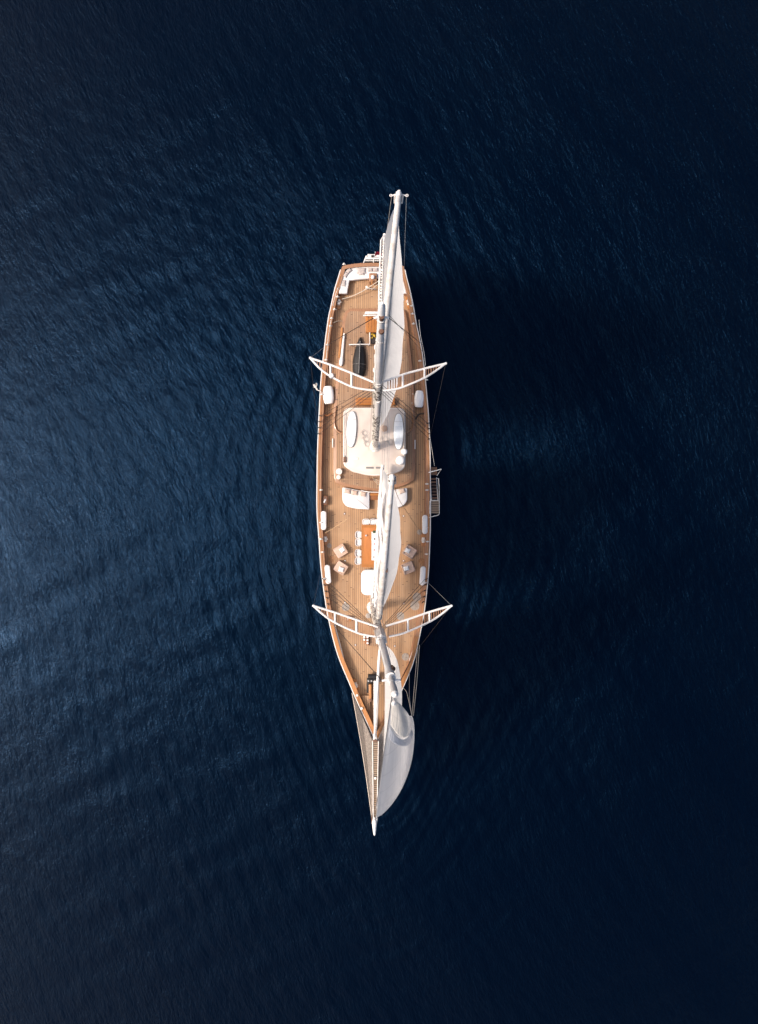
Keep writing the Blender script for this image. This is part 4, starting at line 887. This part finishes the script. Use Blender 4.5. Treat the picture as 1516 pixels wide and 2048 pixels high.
for x, y, sx, sy, rz, lab in ((722,541,0.72,0.46,0,'large creased grey pillow at the middle of the stern sofa\'s left half'),(722.5,546.5,0.45,0.28,0,'flat grey pillow in front of the large one on the stern sofa'),(740,539,0.42,0.28,0,'small taupe pillow on the stern sofa right behind the helm box'),(751,539,0.42,0.28,0,'taupe pillow on the stern sofa, touching the boom edge'),
        (698,541,0.42,0.26,R(40),'small taupe pillow in the curved left corner of the stern sofa'),(691.5,549,0.46,0.27,R(58),'taupe pillow second from the corner on the left arm of the stern sofa'),(687.5,566,0.28,0.52,R(-6),'oblong taupe pillow lowest on the left arm of the stern sofa')):
    p = PD(x, y, 0.62); mb = MB(); mb.pillow((p.x, p.y, p.z-0.12), (sx, sy, 0.16), rz); setp(part(mb, 'pillow', 'pillow_grey', None), lab, 'pillow', PIL)
for x, y, rz, m_, lab in ((694.5,982.5,R(-8),'pillow_tan','leftmost tan pillow on the left front sofa'),(709,985.5,R(-6),'pillow_tan','middle tan pillow of three on the left front sofa'),(726,988,R(-10),'pillow_tan','pinkish pillow on the left front sofa nearest the steps'),(804,982,R(16),'pillow_tan','single tan pillow on the right front sofa beside the foresail')):
    p = PD(x, y, 0.62); mb = MB(); mb.pillow((p.x, p.y, p.z-0.12), (0.50, 0.38, 0.17), rz); setp(part(mb, 'pillow', m_, None), lab, 'pillow', 'pillows on the front sofas')
# armchairs
def armchair(x, y, rz, px, py, prz, lab, plab):
    p = PD(x, y, 0.4); t = thing('armchair', (p.x, p.y, 2.5), lab, 'armchair', 'beige square armchairs on the foredeck', rz)
    mb = MB(); mb.box((0, 0, 0.06), (0.94, 0.86, 0.30), 0, 0.08); mb.build('seat', M['beige'], t, local=True)
    mb = MB(); mb.box((-0.42, 0, 0.3), (0.13, 0.86, 0.18), 0, 0.05); mb.build('backrest', M['beige_dark'], t, local=True)
    for s in (1, -1): mb = MB(); mb.box((0.03, 0.385*s, 0.3), (0.76, 0.08, 0.10), 0, 0.03); mb.build('arm', M['beige'], t, local=True)
    for sx in (1, -1):
        for sy in (1, -1): mb = MB(); mb.box((0.38*sx, 0.34*sy, 0), (0.07, 0.07, 0.08)); mb.build('foot', M['varnish_dark'], t, local=True)
    q = PD(px, py, 0.5); mb = MB(); mb.pillow((q.x, q.y, q.z-0.13), (0.42, 0.38, 0.18), prz); setp(part(mb, 'pillow', 'pillow_white', None), plab, 'pillow', 'white pillows on the armchairs')
armchair(681, 1102, R(-148), 684.5, 1099.5, R(35), 'beige armchair on the left side, the upper one nearer the mooring bitt', 'white pillow on the upper left beige armchair')
armchair(681.5, 1136, R(148), 682.5, 1139, R(-15), 'beige armchair on the left side, the lower one facing up the deck', 'white pillow on the lower left beige armchair')
armchair(819.5, 1103.5, R(-32), 815, 1101, R(-25), 'beige armchair on the right side, the upper one of the pair', 'white pillow on the upper right beige armchair')
armchair(816.5, 1136, R(22), 812.5, 1137, R(15), 'beige armchair on the right side, the lower one next to a white bench', 'white pillow on the lower right beige armchair')
# dining table and chairs
p = PD(747, 1092, 0.75); t = thing('dining_table', (p.x, p.y, 2.5), 'long varnished orange wood dining table with a lighter framed top under the foresail', 'table')
mb = MB(); mb.box((p.x, p.y, 3.18), (1.88, 3.36, 0.06), 0, 0.02); top = part(mb, 'tabletop', 'table', t)
for sx in (1, -1): mb = MB(); mb.box((p.x+sx*0.86, p.y, 3.241), (0.15, 3.3, 0.006)); part(mb, 'border', 'hatch', top)
for sy in (1, -1): mb = MB(); mb.box((p.x, p.y+sy*1.55, 3.2415), (1.56, 0.2, 0.006)); part(mb, 'border', 'hatch', top)
for sx in (1, -1):
    for sy in (1, -1): mb = MB(); mb.box((p.x+sx*0.75, p.y+sy*1.4, 2.5), (0.1, 0.1, 0.68)); part(mb, 'leg', 'varnish_dark', t)
a = PD(743, 1062, 0.76); mb = MB(); mb.box((a.x+0.32, PD(743, 1092, 0.76).y, 3.243), (0.64, 2.26, 0.012)); setp(part(mb, 'table_runner', 'cushion', None), 'white cloth runner laid along the orange dining table', 'table runner')
for x, y, r, h, m_, lab, cat in ((732,1071,0.07,0.12,'pillow_white','small white cup standing alone on the orange table top','cup'),(748,1064,0.09,0.14,'green','dark green plant pot at the aft end of the table runner','plant'),(749,1078,0.06,0.1,'dark','dark bowl on the table runner just forward of the plant pot','bowl'),(748.5,1088,0.05,0.1,'pink','pink flower vase at the middle of the table runner','vase'),(748.5,1100,0.055,0.1,'red','dark red bowl on the runner beside the boom','bowl'),(748.5,1114,0.1,0.06,'grey','round grey plate at the forward end of the table runner','plate')):
    q = PD(x, y, 0.8); mb = MB(); mb.lathe((q.x, q.y, 3.256), [(r*0.6, 0), (r, h*0.6), (r*0.85, h), (r*0.7, h*0.98), (r*0.5, h*0.3), (0.001, h*0.25)], 14)
    if m_ == 'green':
        for k in range(30):
            an = rnd.uniform(0, 6.28); rr = rnd.uniform(0.02, 0.13); c_ = Vector((q.x+rr*math.cos(an), q.y+rr*math.sin(an), 3.4+rnd.uniform(0, .1))); mb.add([c_, c_+Vector((0.05, 0.01, .02)), c_+Vector((0.03, .05, .03)), c_+Vector((-.01, .03, .0))], [(0, 1, 2, 3)])
    setp(part(mb, lab.split()[-1] if False else cat.replace(' ', '_'), m_, None), lab, cat)
def chair():
    t = thing('dining_chair', (0, 0, 2.5), 'x', 'chair', 'pale dining chairs round the table')
    mb = MB(); mb.box((0.0, 0, 0.40), (0.46, 0.50, 0.13), 0, 0.05); mb.build('seat', M['chair'], t, local=True)
    pts = [(0.10, 0.27, 0), (-0.12, 0.28, 0), (-0.25, 0.2, 0), (-0.28, 0, 0), (-0.25, -0.2, 0), (-0.12, -0.28, 0), (0.10, -0.27, 0)]
    line = spline([Vector(p) for p in pts], 4); rings = []
    for i, q in enumerate(line):
        hh = 0.56 + 0.12*(1-abs(i/(len(line)-1)*2-1)); n = Vector((q.x, q.y, 0)).normalized()*0.022
        rings.append([(q.x+n.x, q.y+n.y, 0.44), (q.x+n.x, q.y+n.y, hh), (q.x-n.x, q.y-n.y, hh), (q.x-n.x, q.y-n.y, 0.44)])
    mb = MB(); mb.rings(rings); mb.build('backrest', M['cushion'], t, local=True)
    for sx in (1, -1):
        for sy in (1, -1): mb = MB(); mb.tube([(0.19*sx, 0.2*sy, 0.4), (0.22*sx, 0.23*sy, 0)], 0.018, 6); mb.build('leg', M['grey'], t, local=True)
    return t
ch0 = chair(); first = True
for x, y, rz, lab in ((718,1069.5,0,'pale chair on the left of the table, nearest the table\'s aft end'),(718,1084.5,0,'pale chair on the left of the table, second from the aft end'),(717.5,1106,0,'pale chair on the left of the table, third from the aft end'),(717.5,1121.5,0,'pale chair on the left of the table, nearest the sun pad'),(732,1045,R(-90),'pale chair at the aft head of the table, left one'),(747,1045,R(-90),'pale chair at the aft head of the table beside the boom, holding a white napkin')):
    c = ch0 if first else copy_tree(ch0); first = False; q = PD(x, y, 0.45); c.location = (q.x, q.y, 2.5); c.rotation_euler = (0, 0, rz); c['label'] = lab
q = PD(747, 1045, 0.5); mb = MB(); mb.pillow((q.x, q.y, 2.97), (0.28, 0.24, 0.1), 0.5); setp(part(mb, 'napkin', 'pillow_white', None), 'crumpled white napkin on the chair beside the boom at the table head', 'napkin')
# coiled ropes on deck (flat spiral)
def coil(x, y, r, mat, lab, dz=0.0, h=0.03):
    p = PD(x, y, dz); t = MB(); turns = int(r/0.026); N_ = turns*14
    t.tube([(p.x + (0.02+r*i/N_)*math.cos(i*2*math.pi/14), p.y + (0.02+r*i/N_)*math.sin(i*2*math.pi/14), p.z+0.016) for i in range(N_)], 0.016, 5)
    setp(part(t, 'coiled_rope', mat, None), lab, 'coiled rope', 'flat rope coils on the deck')
coil(691.5, 1214, 0.30, 'rope_grey', 'large grey rope coil on the left deck just above the left spreader of the foremast')
coil(658.5, 1091, 0.17, 'rope_grey', 'small pale rope coil just below the left mooring bitt')
coil(662.5, 1118, 0.25, 'rope_brown', 'brown rope coil between the two left armchairs near the rail')
coil(834, 1194, 0.34, 'rope_grey', 'upper one of the two overlapping grey rope coils under the right shrouds')
coil(830, 1211, 0.36, 'rope_grey', 'lower one of the two overlapping grey rope coils under the right shrouds')
coil(801, 1232, 0.30, 'rope_grey', 'pale rope coil above the right spreader of the foremast')
coil(811, 1313.5, 0.28, 'rope_grey', 'pale round rope coil on the right foredeck near the white coaming')
coil(839, 1064, 0.19, 'rope_grey', 'small grey rope coil above the right mooring bitt')
coil(843, 1122, 0.22, 'rope_brown', 'brown rope coil between the right armchairs and the rail')
# covered dinghy (black) on the coachroof
p = PD(719, 711, RZ+0.45); t = thing('covered_kayak', (p.x, p.y, 2.92), 'long kayak under a black cover lying on deck left of the main boom', 'kayak')
ln = 3.1; st_ = []
for i in range(25):
    s = i/24; yy = ln/2 - ln*s; wd = 0.54*math.sin(min(1, 0.03+s*1.35)*math.pi/2)**0.8*(1 if s < .8 else 1-(s-.8)*1.3); ht = 0.20+0.30*math.sin(min(1, s*1.5)*math.pi/2)
    if i == 0: wd = 0.02
    ring = []
    for k in range(13):
        a = math.pi*k/12; x_ = math.cos(a); z_ = math.sin(a)
        ring.append((x_*wd, yy, 0.02 + ht*(z_**0.9)*(1+0.22*math.exp(-(x_/0.12)**2)) + 0.012*math.sin(i*1.9+k)))
    st_.append(ring)
mb = MB(); mb.rings(st_); t.rotation_euler = (0, 0, R(-2)); mb.build('cover', M['black'], t, local=True, sharp=60)
mb = MB(); mb.tube([(0, ln/2-ln*s/24, 0.02+(0.20+0.30*math.sin(min(1, s/24*1.5)*math.pi/2))*1.22+0.005) for s in range(3, 24)], 0.022, 5); mb.build('ridge_seam', M['grey'], t, local=True)
mb = MB()
for s in (6, 17):
    r_ = st_[s]; mb.tube([(v[0]*1.01, v[1], v[2]+0.012) for v in r_], 0.010, 4)
mb.build('tie_strap', M['grey'], t, local=True)
# white tube (folded passerelle) beside it
p = PD(685, 700, 0.4); t = thing('boat_pole', (p.x, p.y, 2.6), 'long white tapered spar with a rounded foot lying along the left side deck', 'spar')
mb = MB(); mb.tube([PD(688.5, 667, 0.5), PD(687, 680, 0.5), PD(683.5, 718, 0.5)], [0.07, 0.09, 0.12], 12); part(mb, 'pole', 'white', t)
mb = MB(); mb.tube([PD(683.7, 716, 0.5), PD(683, 721, 0.5), PD(682, 728, 0.5), PD(682, 732, 0.5)], [0.12, 0.16, 0.16, 0.06], 12); part(mb, 'foot', 'gelcoat', t)
mb = MB(); mb.box(PD(681, 685, 0.45)-Vector((0, 0, 0.1)), (0.16, 2.4, 0.1), R(-6), 0.03); part(mb, 'rest', 'varnish_bow', t)
# gear in the well
mb = MB()
for k in range(9): q = PD(742.5+rnd.uniform(0, 8), 668+rnd.uniform(0, 9), RZ+0.25); mb.pillow(q-Vector((0, 0, .05)), (rnd.uniform(.08, .2), rnd.uniform(.08, .2), .1), rnd.uniform(0, 3), nn=4)
setp(part(mb, 'gear_bag', 'yellow', None), 'crumpled yellow gear bag in the dark well below the varnished skylight', 'bag')
# ensign
mb = MB(); a = PD(750, 507, 1.9); uv = []
for j in range(9):
    for i in range(13):
        u = i/12; v = j/8; mb.v.append(a + Vector((u*0.75, -0.02+0.1*math.sin(u*6)+0.22*u-v*0.05, -v*0.42-0.10*u+0.06*math.sin(u*8+v*2))) )
for j in range(8):
    for i in range(12): k = j*13+i; mb.f.append((k, k+1, k+14, k+13))
en = setp(part(mb, 'ensign', 'red', None), 'crimson flag flying from the stern staff beside the main boom', 'flag'); en.modifiers.new('t', 'SOLIDIFY').thickness = 0.01

# sunlit patch of the jib painted as a cream panel; grey band below
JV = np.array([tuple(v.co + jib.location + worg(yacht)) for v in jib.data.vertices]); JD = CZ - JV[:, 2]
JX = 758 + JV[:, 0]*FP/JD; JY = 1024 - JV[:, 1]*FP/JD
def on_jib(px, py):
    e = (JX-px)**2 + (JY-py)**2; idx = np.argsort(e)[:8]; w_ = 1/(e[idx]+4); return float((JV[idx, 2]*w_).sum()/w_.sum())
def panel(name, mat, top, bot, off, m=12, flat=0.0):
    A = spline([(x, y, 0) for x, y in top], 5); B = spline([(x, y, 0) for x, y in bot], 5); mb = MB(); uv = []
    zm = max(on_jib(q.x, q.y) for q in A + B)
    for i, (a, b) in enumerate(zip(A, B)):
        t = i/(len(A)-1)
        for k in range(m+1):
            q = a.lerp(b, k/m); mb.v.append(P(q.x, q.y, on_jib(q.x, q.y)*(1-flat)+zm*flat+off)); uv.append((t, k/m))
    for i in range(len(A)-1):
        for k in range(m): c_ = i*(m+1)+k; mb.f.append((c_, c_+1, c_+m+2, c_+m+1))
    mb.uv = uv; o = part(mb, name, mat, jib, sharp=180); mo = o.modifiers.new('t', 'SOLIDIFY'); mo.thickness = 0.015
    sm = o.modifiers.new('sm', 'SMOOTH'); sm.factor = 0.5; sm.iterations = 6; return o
panel('grey_band', 'sail_grey', ((779,1452),(785,1462),(792,1472),(803,1479),(813,1477),(820,1468),(823.5,1458)), ((776.5,1474),(782,1482),(792,1489),(806,1493),(816,1491),(823,1482),(826.5,1466)), 0.12, flat=0.6)
panel('sunlit_panel', 'sail_sunlit', ((783,1408),(787,1402),(794,1402),(801,1407),(808,1415),(815,1424),(820,1434)), ((780.5,1450),(786,1459),(795,1471),(805,1477),(814,1474.5),(819.5,1466),(821.5,1450)), 0.25, flat=0.9)

# ---------------------------------------------------------------- water
def axis(lim, d, far):
    a = list(np.arange(-lim, lim+1e-6, d)); x = lim; s = d
    while x < far: s *= 1.35; x += s; a.append(x); a.insert(0, -x)
    return np.array(a)
ax = axis(36, 0.17, 9000); ay = axis(48, 0.17, 9000)
X, Y = np.meshgrid(ax, ay); Xf, Yf = X.ravel(), Y.ravel()
rs = np.random.RandomState(3)
Zw = np.zeros_like(Xf)
def fade(x, y): return np.clip(1.6-np.hypot(x/40, y/50), 0, 1)
# gentle swell, crests running from upper left to lower right like "\"
for i in range(46):
    lam = 10**rs.uniform(-0.15, 0.40); ang = R(28) + rs.normal(0, 0.42); k = 2*math.pi/lam
    A = 0.0030*lam**0.85*rs.uniform(.5, 1.2); ph = rs.uniform(0, 6.28)
    env = 0.55+0.45*np.sin(Xf*rs.uniform(-.12, .12)+Yf*rs.uniform(-.12, .12)+rs.uniform(0, 6.28))
    Zw += A*env*np.sin(k*(Xf*math.cos(ang)+Yf*math.sin(ang))+ph)
# long cross swell, shallow bands "/" in the lower left
for i in range(12):
    lam = rs.uniform(2.0, 6.0); ang = R(118)+rs.normal(0, 0.18); k = 2*math.pi/lam
    Zw += 0.0020*lam**0.8*np.sin(k*(Xf*math.cos(ang)+Yf*math.sin(ang))+rs.uniform(0, 6.28))
# ripples around the hull
ex = (Xf+0.4)/5.0; ey = Yf/20.5; rr = np.sqrt(ex*ex+ey*ey)+1e-6
dist = (rr-1)*np.sqrt((Xf+0.4)**2+Yf**2)/rr
for lam, A, dec in ((0.75, 0.014, 9.0), (1.15, 0.022, 14.0), (1.9, 0.022, 20.0), (2.6, 0.016, 26.0)):
    env = 0.5+0.5*np.sin(Yf*0.37*lam+np.sin(Xf*0.4)*1.3+lam*4)
    Zw += A*env*np.sin(2*math.pi*dist/lam + 0.8*np.sin(Yf*0.33+lam) + 1.1*np.sin(Xf*0.61+Yf*0.23+3*lam) + 0.7*np.sin(Yf*0.9-Xf*0.4+lam*7) + lam)*np.exp(-np.clip(dist, 0, 99)/dec)
Zw *= fade(Xf, Yf)
nx, ny = len(ax), len(ay)
vs = np.stack([Xf, Yf, Zw], 1).astype(np.float32)
ii, jj = np.meshgrid(np.arange(nx-1), np.arange(ny-1)); a0 = (jj*nx+ii).ravel()
fs = np.stack([a0, a0+1, a0+nx+1, a0+nx], 1).astype(np.int32)
me = bpy.data.meshes.new('water'); me.vertices.add(len(vs)); me.vertices.foreach_set('co', vs.ravel())
me.loops.add(fs.size); me.loops.foreach_set('vertex_index', fs.ravel()); me.polygons.add(len(fs))
me.polygons.foreach_set('loop_start', np.arange(0, fs.size, 4, dtype=np.int32)); me.polygons.foreach_set('loop_total', np.full(len(fs), 4, dtype=np.int32))
me.polygons.foreach_set('use_smooth', np.ones(len(fs), dtype=bool)); me.update(); me.validate()
m, nt, b = newmat('sea_water'); N = nt.nodes.new
b.inputs['Base Color'].default_value = (0.0, 0.0014, 0.0052, 1); b.inputs['IOR'].default_value = 1.33
b.inputs['Specular Tint'].default_value = (0.09, 0.40, 0.95, 1); b.inputs['Specular IOR Level'].default_value = 0.35; b.inputs['Roughness'].default_value = 0.23
b.inputs['Coat Weight'].default_value = 0.03; b.inputs['Coat IOR'].default_value = 1.33; b.inputs['Coat Roughness'].default_value = 0.07
g = N('ShaderNodeNewGeometry')
def noise(scale, rot, stretch, detail, rough=0.55, dist=0.0):
    mp = N('ShaderNodeMapping'); mp.inputs['Rotation'].default_value = (0, 0, rot); mp.inputs['Scale'].default_value = (1, stretch, 1)
    v_ = N('ShaderNodeVectorRotate'); v_.rotation_type = 'Z_AXIS'; v_.inputs['Angle'].default_value = rot
    link(nt, g.outputs['Position'], v_.inputs['Vector']); mp.inputs['Rotation'].default_value = (0, 0, 0); link(nt, v_.outputs[0], mp.inputs[0])
    n_ = N('ShaderNodeTexNoise'); n_.inputs['Scale'].default_value = scale; n_.inputs['Detail'].default_value = detail; n_.inputs['Roughness'].default_value = rough; n_.inputs['Distortion'].default_value = dist
    link(nt, mp.outputs[0], n_.inputs['Vector']); return n_.outputs['Fac']
def mth(op, a, c):
    n_ = N('ShaderNodeMath'); n_.operation = op
    for i, q in enumerate((a, c)):
        if hasattr(q, 'is_linked'): link(nt, q, n_.inputs[i])
        else: n_.inputs[i].default_value = q
    return n_.outputs[0]
n1 = noise(4.6, R(-22), 0.30, 4, 0.72, 0.25); n2 = noise(2.2, R(-30), 0.3, 3, 0.55, 0.4)
hgt = mth('ADD', mth('MULTIPLY', n1, 1.1), mth('MULTIPLY', n2, 0.4))
gust = noise(0.11, R(-38), 0.25, 6, 0.66, 0.4)     # wind patches: where the surface is ruffled more
gm_ = N('ShaderNodeMapRange'); gm_.inputs[1].default_value = 0.35; gm_.inputs[2].default_value = 0.68; gm_.inputs[3].default_value = 0.55; gm_.inputs[4].default_value = 1.15
link(nt, gust, gm_.inputs[0])
bp = N('ShaderNodeBump'); bp.inputs['Distance'].default_value = 0.085; link(nt, mth('MULTIPLY', hgt, gm_.outputs[0]), bp.inputs['Height']); bp.inputs['Strength'].default_value = 1.0
link(nt, bp.outputs[0], b.inputs['Normal']); link(nt, bp.outputs[0], b.inputs['Coat Normal'])
me.materials.append(m)
wo = bpy.data.objects.new('water', me); col.objects.link(wo); setp(wo, kind='structure')
